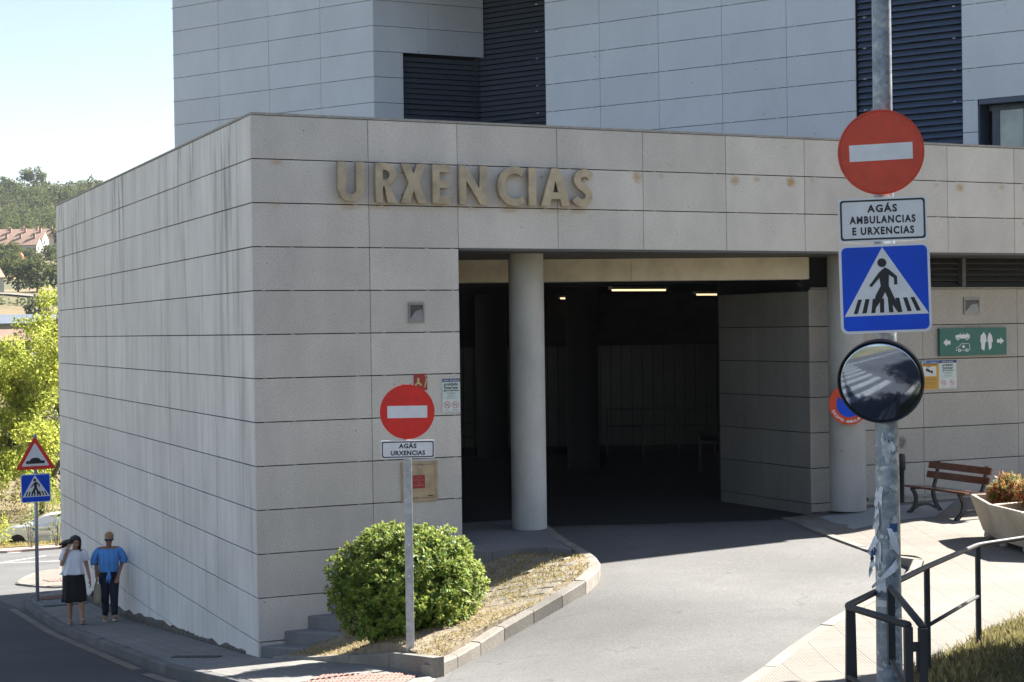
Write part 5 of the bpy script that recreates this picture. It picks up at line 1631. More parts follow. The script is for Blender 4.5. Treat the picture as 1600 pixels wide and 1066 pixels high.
# ================================================================== PLANTER
t = thing('concrete_planter', 'big beige concrete planter with flared sides beside the bench', 'planter', (9.95, -4.1, 1.33))
rimP = [(9.93, -2.80), (9.24, -3.96), (8.94, -4.94), (9.55, -5.55), (10.65, -5.2), (11.0, -4.0), (10.65, -3.05)]
cx_, cy_ = 9.95, -4.1
def ring_at(k, z): return [(cx_ + (x - cx_) * k, cy_ + (y - cy_) * k, z) for x, y in rimP[::-1]]
s = MB((cx_, cy_, 1.33))
s.rings([ring_at(.72, 1.40), ring_at(.80, 1.42), ring_at(.985, 1.85), ring_at(1.0, 1.87), ring_at(1.0, 1.91), ring_at(.985, 1.92), ring_at(.93, 1.92), ring_at(.90, 1.76)], caps=False)
s.rings([ring_at(.72, 1.40), ring_at(.02, 1.40)], caps=False)
bm = bmesh.new(); me = s.mesh('shell'); bm.from_mesh(me); bmesh.ops.recalc_face_normals(bm, faces=bm.faces[:]); bm.to_mesh(me); bm.free()
link('shell', me, 'planter_concrete', t, auto=20)
s = MB((cx_, cy_, 1.33)); s.rings([ring_at(.905, 1.80), ring_at(.01, 1.83)], caps=False); s.build('soil', 'soil_dry', t)
s = MB((cx_, cy_, 1.33)); s.bar((9.36, -3.95, 1.86), (10.75, -3.9, 1.86), .07, .10); s.build('divider', 'planter_concrete', t, bev=.01)
for x, y in ((9.90, -3.22), (9.46, -4.02), (9.30, -4.66), (9.7, -5.0), (10.4, -4.8)):
    s = MB((cx_, cy_, 1.33)); s.lathe([(.05, 1.33), (.07, 1.36), (.06, 1.42)], 10, (x, y, 0)); s.build('foot', 'planter_concrete', t)
def nandina(label, x, y, r, h, seed):
    t = thing('planter_shrub', label, 'shrub', (x, y, 1.80), group='red shrubs in the concrete planter')
    g = random.Random(seed); bl = []; st = MB()
    for k in range(44):
        a = g.uniform(0, 2 * pi); q = r * math.sqrt(g.random()); z = h * (.45 + .55 * g.random()) * (1 - .45 * (q / r) ** 2)
        bl.append((q * cos(a), q * sin(a), z, .09, .09, .11)); st.tube([(q * .3 * cos(a), q * .3 * sin(a), -.02), (q * cos(a), q * sin(a), z)], .004, 5)
    for k in range(8): bl.append((r * .6 * cos(k), r * .6 * sin(k), h * .25, .14, .14, .14))
    me = blob_leaves('leaves', bl, 11000, .06, .022, .12, .2, -.2, seed)
    link('leaves', me, 'leaf_nandina', t); st.build('stems', 'bark', t)
nandina('reddish green shrub in the near end of the planter, next to the bench', 10.18, -3.34, .30, .40, 1)
nandina('taller red shrub in the middle of the planter at the right edge', 9.95, -4.35, .36, .52, 2)
nandina('small yellow-green shrub between the two red ones in the planter', 10.45, -3.62, .20, .24, 3)

# ================================================================== ROUND BUSH
t = thing('round_bush', 'dense round clipped evergreen bush with pale young leaf tips below the no-entry sign', 'bush', (1.08, -2.83, .57))
def bush_r(d):
    d = np.asarray(d)
    base = np.stack([d[:, 0] * .93, d[:, 1] * .88, d[:, 2] * .74], 1)
    k = np.array([1 + .15 * mnoise.noise(Vector(p) * 2.1 + Vector((3.3, 1.2, .4))) + .11 * mnoise.noise(Vector(p) * 5.0) for p in d])
    return base * k[:, None]
gb = np.random.default_rng(21)
nR = 2000
d = unit(gb.normal(size=(nR * 2, 3))); d = d[(d[:, 2] > -.93)][:nR]
surf = bush_r(d); ctr = np.array([0, 0, .72])
# flatten the underside so that it sits on the ground
P, D_, U_, T_, L_ = [], [], [], [], []
for i in range(len(d)):
    dep_ = 1 - .30 * gb.random() ** 2.2
    c = surf[i] * dep_ + ctr
    if c[2] < .02: c[2] = .02 + .05 * gb.random()
    ax = unit(d[i] * .9 + np.array([0, 0, .55]) + gb.normal(size=3) * .25)
    e1 = unit(np.cross(ax, [.3, .5, .81])); e2 = np.cross(ax, e1)
    nl = gb.integers(9, 14); young = (dep_ > .93) * gb.random()
    for k in range(nl):
        a = 2 * pi * k / nl + gb.random() * .5; el = .25 + .9 * gb.random()
        dv = unit(ax * el + (e1 * cos(a) + e2 * sin(a)))
        P.append(c + gb.normal(size=3) * .012); D_.append(dv); U_.append(unit(ax + gb.normal(size=3) * .2)); L_.append(.046 + .030 * gb.random())
        T_.append(.20 + .36 * gb.random() + .36 * young * (el > .6))
    if dep_ > .92 and gb.random() < .55:
        for k in range(7):
            a = gb.random() * 2 * pi; dv = unit(ax * 1.6 + (e1 * cos(a) + e2 * sin(a)) * .8)
            P.append(c + ax * .03); D_.append(dv); U_.append(unit(ax + gb.normal(size=3) * .4)); L_.append(.030 + .015 * gb.random()); T_.append(.85 + .15 * gb.random())
# inner leaves
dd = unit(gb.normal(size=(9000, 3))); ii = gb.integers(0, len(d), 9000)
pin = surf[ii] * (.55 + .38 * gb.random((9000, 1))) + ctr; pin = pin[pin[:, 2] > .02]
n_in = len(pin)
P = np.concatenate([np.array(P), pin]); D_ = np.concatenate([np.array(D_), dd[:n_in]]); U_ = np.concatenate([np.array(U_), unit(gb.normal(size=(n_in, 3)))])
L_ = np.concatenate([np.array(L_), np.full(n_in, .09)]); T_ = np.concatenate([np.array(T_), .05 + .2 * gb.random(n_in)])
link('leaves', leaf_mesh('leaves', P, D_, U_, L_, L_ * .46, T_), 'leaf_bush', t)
s = MB()
for k in range(26):
    q = surf[gb.integers(0, len(d))] * .8 + ctr
    s.tube([(q[0] * .1, q[1] * .1, -.05), (q[0] * .45, q[1] * .45, q[2] * .45), tuple(q)], [.022, .014, .006], 6)
s.build('branches', 'bark', t)

# ================================================================== PEOPLE
def body_mesh(fn, voxel=.0065):
    mb = MB(); fn(mb)
    me = mb.mesh('body')
    def setup(o):
        r = o.modifiers.new('r', 'REMESH'); r.mode = 'VOXEL'; r.voxel_size = voxel; r.use_smooth_shade = True
        q = o.modifiers.new('s', 'SMOOTH'); q.factor = .5; q.iterations = 3
    out = eval_mesh(me, setup); out.name = 'body'
    out.polygons.foreach_set('use_smooth', [True] * len(out.polygons))
    return out
def hand(mb, wrist, dirv, side, thumb, curl=.35, L=.175, spread=.25):
    """palm, four unequal bent fingers and a thumb leaving the side of the palm"""
    wv, d, sd, th = Vector(wrist), Vector(dirv).normalized(), Vector(side).normalized(), Vector(thumb).normalized()
    nrm = d.cross(sd).normalized()
    pl = L * .48
    for k in range(4):
        b0 = wv + sd * (k - 1.5) * .006; b1 = wv + d * pl + sd * (k - 1.5) * .0185
        mb.cap(b0, b1, .017, .0115, 8)
    for k, f in enumerate((.92, 1.0, .95, .76)):
        a = wv + d * pl + sd * (k - 1.5) * .0195
        fd = (d + sd * (k - 1.5) * .10 * spread).normalized(); l = L * .50 * f
        m1 = a + fd * l * .45
        f2 = (fd * cos(curl) + nrm * sin(curl)).normalized(); m2 = m1 + f2 * l * .32
        f3 = (fd * cos(curl * 2) + nrm * sin(curl * 2)).normalized(); m3 = m2 + f3 * l * .24
        mb.cap(a - fd * .01, m1, .0092, .0086, 8); mb.cap(m1, m2, .0086, .0078, 8); mb.cap(m2, m3, .0078, .0068, 8)
    b = wv + d * pl * .25 + th * .020
    c = b + (d * .55 + th * .75).normalized() * L * .20; e = c + (d * .85 + th * .3).normalized() * L * .17
    mb.cap(b - th * .012, c, .0125, .0105, 8); mb.cap(c, e, .0102, .0082, 8)
def head(mb, c, M, s_=1.0):
    """skull, jaw, nose, lips' base, ears; face looks along local -Y"""
    c = Vector(c)
    def P(x, y, z): return c + M @ Vector((x * s_, y * s_, z * s_))
    mb.ell(c + M @ Vector((0, .012, .030)), (.074 * s_, .092 * s_, .088 * s_), 18, 12, M)
    mb.ell(c + M @ Vector((0, -.018, -.028)), (.060 * s_, .070 * s_, .082 * s_), 18, 12, M)
    mb.ell(c + M @ Vector((0, -.046, -.088)), (.027 * s_, .026 * s_, .022 * s_), 12, 8, M)
    for x in (-.034, .034): mb.ell(c + M @ Vector((x * s_, -.056 * s_, -.030 * s_)), (.024 * s_, .022 * s_, .022 * s_), 10, 8, M)
    mb.cap(P(0, -.082, .012), P(0, -.103, -.030), .008 * s_, .0125 * s_, 8)
    for x in (-.010, .010): mb.ell(c + M @ Vector((x * s_, -.094 * s_, -.034 * s_)), (.008 * s_, .009 * s_, .007 * s_), 8, 6, M)
    mb.cap(P(-.018, -.080, -.060), P(.018, -.080, -.060), .008 * s_, .008 * s_, 8)
    mb.cap(P(-.032, -.078, .024), P(.032, -.078, .024), .009 * s_, .009 * s_, 8)
    for x in (-.075, .075): mb.ell(c + M @ Vector((x * s_, .012 * s_, -.006 * s_)), (.010 * s_, .020 * s_, .031 * s_), 8, 8, M)
def face_bits(t, c, M, eyes=True):
    c = Vector(c)
    if eyes:
        s = MB()
        for x in (-.030, .030): s.ell(c + M @ Vector((x, -.081, .006)), (.0125, .006, .0055), 10, 6, M)
        s.build('eyes', 'eye_dark', t, smooth=True)
        s = MB()
        for x in (-1, 1): s.cap(c + M @ Vector((x * .016, -.089, .029)), c + M @ Vector((x * .046, -.078, .031)), .0042, .003, 6)
        s.build('eyebrows', 'hair_dark', t, smooth=True)
    s = MB(); s.cap(c + M @ Vector((-.020, -.084, -.060)), c + M @ Vector((.020, -.084, -.060)), .0055, .0055, 8); s.cap(c + M @ Vector((-.012, -.087, -.064)), c + M @ Vector((.012, -.087, -.064)), .0055, .0055, 8)
    s.build('lips', 'lips', t, smooth=True)
def cloth_rings(rows_, n=44, folds=9, amp=.006, seed=0, front=None):
    """rows: (z, cx, cy, rx, ry, fold depth factor)"""
    g = random.Random(seed); ph = [g.uniform(0, 6.28) for _ in range(4)]
    out = []
    for (z, cx, cy, rx, ry, fk) in rows_:
        ring = []
        for k in range(n):
            a = 2 * pi * k / n
            f = amp * fk * (sin(folds * a + ph[0] + z * 2) + .5 * sin((folds * 2 - 3) * a + ph[1] - z * 6) + .4 * sin(5 * a + ph[2] + z * 14))
            zz = z + (.35 * amp * fk * sin(folds * a + ph[3]))
            q = abs(cos(a)) ** .85 * (1 if cos(a) > 0 else -1), abs(sin(a)) ** .85 * (1 if sin(a) > 0 else -1)
            ring.append((cx + (rx + f) * q[0], cy + (ry + f) * q[1], zz))
        out.append(ring)
    return out
def garment(t, name, mat, tubes, thick=.004):
    s = MB()
    for rg in tubes: s.rings(rg, caps=False)
    me = s.mesh(name)
    def setup(o):
        q = o.modifiers.new('s', 'SUBSURF'); q.levels = 1
        q2 = o.modifiers.new('t', 'SOLIDIFY'); q2.thickness = thick; q2.offset = 1
    out = eval_mesh(me, setup); out.name = name
    return link(name, out, mat, t, smooth=True)
def tube_rings(path, rad, n=20, folds=4, amp=.004, seed=0, flat_=1.0):
    mb = MB(); mb.tube(path, rad, n, caps=False); g = random.Random(seed); ph = g.uniform(0, 6)
    out = []
    for i in range(len(path)):
        c = Vector(path[i]); ring = []
        for k in range(n):
            p = Vector(mb.v[i * n + k]); d = p - c
            ring.append(tuple(c + d * (1 + amp / rad[i] * (sin(folds * 2 * pi * k / n + ph + i) + .5 * sin(3 * i + k)))))
        out.append(ring)
    return out

# --- dark-haired woman in a white top
zw = side_z(-.98, 8.85)
w1 = thing('person', 'dark-haired woman in white top and black midi skirt, hand raised to her ear', 'person', (-.98, 8.86, zw), (0, 0, R(-9.4)), group='two women walking on the pavement')
HM1 = Matrix.Rotation(R(14), 3, 'X') @ Matrix.Rotation(R(12), 3, 'Z')
hc1 = (.035, -.06, 1.515)
def b1(mb):
    head(mb, hc1, HM1, .96)
    mb.cap((.02, .0, 1.33), (.03, -.035, 1.47), .050, .046)
    mb.cap((-.13, .0, 1.325), (.15, .0, 1.325), .052, .052); mb.cap((0, .0, 1.20), (0, .01, 1.05), .125, .105); mb.cap((-.06, .01, 1.22), (.07, .01, 1.22), .095, .095)
    mb.cap((-.07, .02, .90), (.07, .02, .90), .125, .125); mb.cap((0, .015, 1.05), (0, .02, .92), .108, .13)
    # raised arm (viewer's left), elbow out and forward, hand at the ear
    mb.cap((-.165, .0, 1.315), (-.215, -.07, 1.125), .045, .038); mb.cap((-.215, -.07, 1.125), (-.118, -.115, 1.385), .036, .025)
    hand(mb, (-.116, -.115, 1.395), (.42, .25, .85), (.75, -.35, -.35), (.8, .1, .3), .5, .16)
    # hanging arm (viewer's right)
    mb.cap((.175, .0, 1.305), (.225, .015, 1.06), .044, .037); mb.cap((.225, .015, 1.06), (.275, -.05, .83), .035, .024)
    hand(mb, (.277, -.053, .82), (.12, -.10, -1), (.25, -.95, .1), (-.5, -.8, -.3), .45, .165)
    # legs mid stride
    mb.cap((-.075, .02, .88), (-.075, .03, .48), .085, .056); mb.cap((-.075, .03, .48), (-.080, .09, .36), .054, .056); mb.cap((-.080, .07, .36), (-.082, .10, .09), .052, .031)
    mb.cap((.085, .01, .88), (.105, -.10, .49), .085, .056); mb.cap((.105, -.10, .49), (.118, -.12, .36), .054, .057); mb.cap((.118, -.12, .36), (.135, -.16, .085), .053, .031)
    for (x, y, z, up) in ((-.085, .09, .045, 0), (.14, -.18, .06, .055)):
        mb.cap((x, y + .03, z), (x, y - .10, z - .012 + up), .030, .030); mb.cap((x, y - .10, z - .012 + up), (x, y - .165, z - .018 + up * 1.3), .030, .024)
        for k in range(5):
            q = x + (k - 2) * .0135; l = (.165, .185, .19, .185, .172)[k] if x > 0 else (.172, .185, .19, .185, .165)[k]
            mb.cap((q, y - .15, z - .020 + up * 1.25), (q, y - l, z - .026 + up * 1.4), .0095, .008, 8)
link('body', body_mesh(b1), 'skin', w1)
face_bits(w1, hc1, HM1)
# hair: cap plus long strands, some blowing to the left
s = MB(); hcv = Vector(hc1)
s.ell(hcv + HM1 @ Vector((0, .022, .042)), (.082, .094, .086), 20, 12, HM1)
s.build('hair', 'hair_dark', w1, smooth=True)
s = MB(); g = random.Random(4)
for k in range(90):
    a = R(g.uniform(-28, 208)); r0 = Vector((.074 * cos(a), .015 + .085 * sin(a), g.uniform(.02, .09)))
    p0 = hcv + HM1 @ r0
    left = cos(a) < -.2
    if left: pth = [p0, p0 + Vector((-.03, .02, -.05)), p0 + Vector((-.10 - .06 * g.random(), .03, -.07 - .04 * g.random())), p0 + Vector((-.16 - .08 * g.random(), .03, -.085 - .05 * g.random()))]
    else: pth = [p0, p0 + Vector((.022 * cos(a), .02, -.07)), p0 + Vector((.012 * cos(a), .015, -.14 - .03 * g.random())), p0 + Vector((.0, .0, -.19 - .05 * g.random()))]
    s.tube(pth, [.013, .012, .009, .003], 5)
s.build('hair_strands', 'hair_dark', w1, smooth=True)
rows_ = [(1.372, .012, .0, .075, .062, .1), (1.355, .010, .0, .12, .075, .2), (1.32, .006, .0, .172, .092, .3), (1.25, .0, -.005, .165, .118, .4), (1.17, -.005, -.012, .160, .128, .7), (1.08, -.012, -.005, .170, .128, 1.0), (.99, -.022, .0, .195, .145, 1.7), (.925, -.035, .0, .222, .165, 2.4)]
garment(w1, 'top', 'cloth_white', [cloth_rings(rows_, 48, 7, .009, 1),
    tube_rings([(-.125, 0, 1.33), (-.165, -.01, 1.315), (-.20, -.045, 1.235), (-.208, -.055, 1.185)], [.062, .064, .062, .060], 20, 4, .003, 2),
    tube_rings([(.135, 0, 1.33), (.178, 0, 1.31), (.207, .008, 1.22), (.215, .01, 1.165)], [.062, .064, .062, .060], 20, 4, .003, 3)])
rows_ = [(.985, -.01, .01, .150, .125, .2), (.90, -.008, .01, .190, .150, .6), (.78, -.004, .005, .202, .165, 1.0), (.65, .0, -.005, .210, .178, 1.5), (.53, .003, -.015, .216, .188, 2.2), (.43, .0, -.02, .222, .195, 3.0)]
garment(w1, 'skirt', 'cloth_black', [cloth_rings(rows_, 48, 7, .006, 5)])
for (x, y, z, up) in ((-.085, .09, .03, 0), (.14, -.18, .045, .055)):
    s = MB(); s.rings([[(x + .043 * cos(2 * pi * k / 18), y - .065 + .135 * sin(2 * pi * k / 18), zz - .012 + up * (1 if sin(2 * pi * k / 18) < 0 else .0) * abs(sin(2 * pi * k / 18))) for k in range(18)] for zz in (z - .018, z + .008)])
    so = s.build('sandal', 'sandal_tan', w1)
    s = MB()
    for yy in (-.11, -.05): s.tube([(x - .038, y + yy, z + up * .9), (x - .028, y + yy, z + .036 + up * .9), (x + .028, y + yy, z + .036 + up * .9), (x + .038, y + yy, z + up * .9)], .011, 6)
    s.tube([(x + .036 * cos(a), y + .02 + .04 * sin(a), z + .055) for a in [pi * k / 6 for k in range(13)]], .007, 6); s.build('strap', 'sandal_tan', so)

# --- blond woman in a blue blouse
zw = side_z(-.34, 8.92)
w2 = thing('person', 'woman with tied-back fair hair, sunglasses, blue off-shoulder blouse and dark trousers', 'person', (-.34, 8.92, zw), (0, 0, R(-9.4)), group='two women walking on the pavement')
HM2 = Matrix.Rotation(R(6), 3, 'X') @ Matrix.Rotation(R(-6), 3, 'Z')
hc2 = (.012, -.035, 1.525)
def b2(mb):
    head(mb, hc2, HM2, 1.0)
    mb.cap((.0, .005, 1.33), (.008, -.015, 1.47), .056, .050)
    mb.cap((-.14, .0, 1.335), (.14, .0, 1.335), .055, .055); mb.cap((0, .0, 1.20), (0, .01, 1.02), .138, .125); mb.cap((-.07, -.01, 1.20), (.07, -.01, 1.20), .10, .10)
    mb.cap((-.075, .02, .90), (.075, .02, .90), .125, .125); mb.cap((0, .015, 1.05), (0, .02, .92), .128, .14)
    mb.cap((-.185, .0, 1.31), (-.225, .02, 1.06), .048, .040); mb.cap((-.225, .02, 1.06), (-.222, -.04, .835), .038, .026)
    hand(mb, (-.222, -.042, .825), (.03, -.12, -1), (-.15, -.98, .1), (.55, -.8, -.2), 1.0, .16)
    mb.cap((.185, .0, 1.31), (.245, .01, 1.08), .048, .040); mb.cap((.245, .01, 1.08), (.175, -.15, .885), .038, .027)
    hand(mb, (.172, -.155, .875), (-.28, -.10, -1), (.95, -.25, -.2), (-.7, -.45, -.3), .25, .17)
    mb.cap((-.085, .02, .88), (-.075, -.02, .48), .095, .062); mb.cap((-.075, -.02, .48), (-.070, .03, .09), .060, .036)
    mb.cap((.085, .01, .88), (.085, -.08, .49), .095, .062); mb.cap((.085, -.08, .49), (.090, -.09, .09), .060, .036)
    for (x, y, z, up) in ((-.072, .02, .045, 0), (.095, -.10, .055, .04)):
        mb.cap((x, y + .03, z), (x, y - .10, z - .012 + up), .031, .031); mb.cap((x, y - .10, z - .012 + up), (x, y - .165, z - .018 + up * 1.3), .031, .024)
        for k in range(5): mb.cap((x + (k - 2) * .0135, y - .15, z - .02 + up * 1.25), (x + (k - 2) * .0135, y - .18, z - .026 + up * 1.4), .0095, .008, 8)
link('body', body_mesh(b2), 'skin_tan', w2)
face_bits(w2, hc2, HM2, False)
s = MB(); hv = Vector(hc2)
s.ell(hv + HM2 @ Vector((0, .034, .052)), (.085, .094, .084), 20, 12, HM2 @ Matrix.Rotation(R(-14), 3, 'X')); s.ell(hv + HM2 @ Vector((0, .115, .03)), (.045, .04, .045), 12, 8, HM2)
s.build('hair', 'hair_blond', w2, smooth=True)
s = MB()
for x in (-.036, .036): s.ell(hv + HM2 @ Vector((x, -.094, .004)), (.034, .008, .025), 14, 8, HM2)
s.cap(hv + HM2 @ Vector((-.01, -.100, .012)), hv + HM2 @ Vector((.01, -.100, .012)), .004, .004, 6)
for x in (-1, 1): s.tube([hv + HM2 @ Vector((x * .068, -.088, .010)), hv + HM2 @ Vector((x * .080, .02, .010))], .004, 6)
s.build('sunglasses', 'car_glass', w2, smooth=True)
rows_ = [(1.352, .0, -.005, .165, .078, .5), (1.335, .0, -.005, .195, .092, .8), (1.28, .0, -.01, .192, .125, 1.2), (1.20, .0, -.018, .182, .148, 1.3), (1.11, .0, -.015, .178, .150, 1.4), (1.02, .0, -.01, .180, .152, 1.4), (.95, .0, .0, .178, .155, .8), (.925, .0, .0, .168, .148, .4)]
garment(w2, 'blouse', 'cloth_blue', [cloth_rings(rows_, 60, 13, .008, 7),
    tube_rings([(-.15, 0, 1.33), (-.20, 0, 1.30), (-.255, .0, 1.20), (-.27, .0, 1.12), (-.248, .0, 1.075)], [.062, .066, .064, .066, .070], 22, 6, .007, 8),
    tube_rings([(.15, 0, 1.33), (.20, 0, 1.30), (.258, .0, 1.20), (.275, .0, 1.13), (.255, .0, 1.085)], [.062, .066, .064, .066, .070], 22, 6, .007, 9)])
s = MB()
for k, (x0, x1, z1) in enumerate(((.0, -.03, .74), (.012, .015, .72))):
    s.tube([(.0, -.16, .95), (x0 - .004, -.178, .90), (x1, -.17, .82), (x1 - .012, -.155, z1)], [.020, .024, .028, .012], 8)
s.ell((.0, -.168, .945), (.030, .022, .024), 10, 8); s.build('knot', 'cloth_blue', w2, smooth=True)
def trouser(hip, knee, ank): return tube_rings([hip, Vector(hip).lerp(Vector(knee), .5), knee, Vector(knee).lerp(Vector(ank), .5), ank], [.112, .094, .074, .066, .052], 20, 3, .002, 3)
garment(w2, 'trousers', 'denim_navy', [trouser((-.082, .02, .88), (-.076, -.02, .48), (-.070, .03, .115)), trouser((.084, .012, .88), (.085, -.08, .49), (.090, -.09, .115)),
    cloth_rings([(.97, 0, .01, .160, .135, .1), (.90, 0, .015, .190, .148, .1), (.82, 0, .015, .185, .14, .1), (.77, 0, .0, .12, .10, 0)], 40, 6, .002, 4)])
for (x, y, z, up) in ((-.072, .02, .03, 0), (.095, -.10, .04, .04)):
    s = MB(); s.rings([[(x + .045 * cos(2 * pi * k / 18), y - .065 + .138 * sin(2 * pi * k / 18), zz - .012 + up * (1 if sin(2 * pi * k / 18) < 0 else 0) * abs(sin(2 * pi * k / 18))) for k in range(18)] for zz in (z - .020, z + .014)])
    so = s.build('shoe', 'sole_white', w2)
    s = MB(); s.tube([(x - .040, y - .09, z + up), (x - .03, y - .09, z + .04 + up), (x + .03, y - .09, z + .04 + up), (x + .040, y - .09, z + up)], .02, 6); s.tube([(x + .038 * cos(a), y + .02 + .04 * sin(a), z + .06) for a in [pi * k / 6 for k in range(13)]], .012, 6); s.build('strap', 'sandal_tan', so)
s = MB(); s.tube([Vector((.198, -.10, .945)) + Vector((.036 * cos(a), .030 * sin(a), .01 * cos(a))) for a in [2 * pi * k / 12 for k in range(13)]], .005, 6, caps=False); s.build('bracelet', 'steel', w2, smooth=True)
bag = thing('tote_bag', 'beige cloth tote bag hanging from the hand of the woman in blue', 'bag', tuple(Vector((-.34, 8.92, zw)) + Matrix.Rotation(R(-9.4), 3, 'Z') @ Vector((-.215, -.065, 0))), (0, 0, R(-9.4)))
s = MB(); s.rings([[(a * wx + ox, b_ * wy, z) for a, b_ in ((-1, -1), (-.3, -1.3), (.3, -1.3), (1, -1), (1, 1), (.3, 1.3), (-.3, 1.3), (-1, 1))] for z, wx, wy, ox in ((.36, .055, .045, .0), (.37, .068, .052, .0), (.45, .075, .05, -.005), (.55, .072, .04, .0), (.66, .060, .022, .005), (.70, .052, .012, .008))])
s.build('bag_body', 'bag_beige', bag, smooth=True)
s = MB(); s.rings([[(a * wx - .075, b_ * .02, z) for a, b_ in ((-1, -1), (1, -1), (1, 1), (-1, 1))] for z, wx in ((.47, .02), (.53, .035), (.58, .02))]); s.build('side_flap', 'bag_flap', bag, smooth=True)
s = MB()
for y in (-.018, .018): s.tube([(-.035, y, .69), (-.02, y * .5, .76), (0, 0, .785), (.022, y * .5, .76), (.045, y, .69)], .006, 6)
s.build('handle', 'bag_beige', bag, smooth=True)
# ================================================================== PARKED CAR
cz = street(50.2) - .10
t = thing('parked_car', 'white estate car parked behind saplings across the junction', 'car', (4.95, 49.05, cz), (0, 0, R(-24.8)))
# local: front towards -X, side facing the photographer towards -Y
def lerp_tab(tab, x):
    for (a, *va), (b_, *vb) in zip(tab, tab[1:]):
        if x <= b_:
            k = 0 if b_ == a else max(0, (x - a) / (b_ - a)); return [p + (q - p) * k for p, q in zip(va, vb)]
    return list(tab[-1][1:])
BODY = [(-2.25, .42, .60, .55), (-2.2, .30, .72, .72), (-2.0, .24, .84, .84), (-1.5, .22, .98, .89), (-1.0, .22, 1.04, .90), (0, .22, 1.05, .91), (1.2, .22, 1.07, .90), (1.9, .24, 1.06, .88), (2.15, .32, 1.0, .80), (2.22, .45, .85, .70)]
s = MB(); rg = []
for k in range(41):
    x = -2.25 + 4.47 * k / 40; zb, zt, hw = lerp_tab(BODY, x)
    sec = [(-hw * .88, zb), (-hw * .99, zb + .12), (-hw, zb + .5 * (zt - zb)), (-hw * .97, zt - .06), (-hw * .90, zt), (0, zt + .025), (hw * .90, zt), (hw * .97, zt - .06), (hw, zb + .5 * (zt - zb)), (hw * .99, zb + .12), (hw * .88, zb)]
    for cx in (-1.40, 1.30):
        q = abs(x - cx)
        if q < .36:
            lift = math.sqrt(.36 ** 2 - q * q) + .30
            sec = [(a, max(z, lift)) if z < lift else (a, z) for a, z in sec]
    rg.append([(x, a, z) for a, z in sec])
s.rings(rg); s.build('body', 'car_white', t, auto=35)
ROOF = [(-1.15, 1.03, .80, .80), (-.75, 1.24, .76, .70), (-.35, 1.42, .72, .63), (.0, 1.49, .72, .61), (.9, 1.51, .72, .61), (1.6, 1.46, .72, .60), (2.0, 1.30, .74, .62), (2.15, 1.05, .76, .70)]
s = MB(); rg = []
for k in range(29):
    x = -1.15 + 3.3 * k / 28; zt, hb, ht = lerp_tab(ROOF, x)
    rg.append([(x, -hb - .05, 1.0), (x, -ht, max(1.01, zt - .04)), (x, -ht * .8, zt), (x, 0, zt + .02), (x, ht * .8, zt), (x, ht, max(1.01, zt - .04)), (x, hb + .05, 1.0)])
s.rings(rg); s.build('roof', 'car_white', t, auto=35)
for sd in (-1, 1):
    for pts in ([(-.86, 1.08), (-.42, 1.36), (-.12, 1.42), (.25, 1.43), (.25, 1.08)], [(.33, 1.08), (.33, 1.43), (1.0, 1.43), (1.25, 1.40), (1.25, 1.08)], [(1.33, 1.10), (1.33, 1.38), (1.62, 1.33), (1.80, 1.12)]):
        s = MB()
        def yy(x, z):
            zt, hb, ht = lerp_tab(ROOF, x); k = (z - 1.0) / max(.05, zt - .04 - 1.0); return -(hb + .05 + (ht - hb - .05) * k) - .008
        s.add([(x, sd * -1 * yy(x, z) * -1 if sd < 0 else -yy(x, z), z) for x, z in pts], [tuple(range(len(pts)))])
        s.build('side_window', 'car_glass', t)
    for x0, x1 in ((-.92, .28), (.31, 1.28)):
        s = MB(); yq = sd * .915
        for a, b_, c_, d_ in ((x0, .32, x0 + .012, 1.02), (x1, .32, x1 + .012, 1.02)): s.box(((a + c_) / 2, sd * .905, .67), (.012, .02, .70))
        s.build('door_seam', 'gap_dark', t)
    s = MB(); s.ell((-.80, sd * 1.0, 1.10), (.10, .10, .075), 12, 8); s.build('wing_mirror', 'car_white', t, smooth=True)
    s = MB(); s.box((.12, sd * .915, .90), (.18, .03, .03)); s.build('door_handle', 'car_white', t, bev=.008)
    s = MB(); s.ell((-2.02, sd * .62, .74), (.20, .16, .08), 12, 8); s.build('headlight', 'window_glass', t, smooth=True)
s = MB(); s.add([(-1.13, -.70, 1.05), (-.40, -.56, 1.415), (-.40, .56, 1.415), (-1.13, .70, 1.05)], [(0, 1, 2, 3)])
for i_, v in enumerate(s.v): s.v[i_] = (v[0] - .03, v[1], v[2] + .03)
s.build('windscreen', 'car_glass', t)
for x in (-1.40, 1.30):
    for sd in (-1, 1):
        s = MB(); s.lathe([(.19, -.10), (.30, -.11), (.325, -.07), (.325, .07), (.30, .11), (.19, .10)], 22); wo = s.build('wheel', 'tyre', t, auto=40)
        wo.location = (x, sd * .80, .325); wo.rotation_euler = (R(90), 0, 0)
        s = MB(); s.lathe([(.02, -.10), (.20, -.09), (.20, .09), (.02, .10)], 18); s.build('rim', 'rim_alloy', wo, auto=40)
# small municipal emblem and lettering on the front door
for nm, mt_, pr in (('door_emblem', 'poster_blue', [rect(-.76, .80, -.60, .93)]), ('door_lettering', 'poster_grey', [rect(-.50, .86, .02, .885), rect(-.50, .815, -.10, .835), rect(-.62, .58, .02, .60), rect(-.55, .53, -.05, .548), rect(-.76, .58, -.70, .66), rect(-.48, .65, .0, .662)])):
    o = flat(t, nm, mt_, pr, -.925)

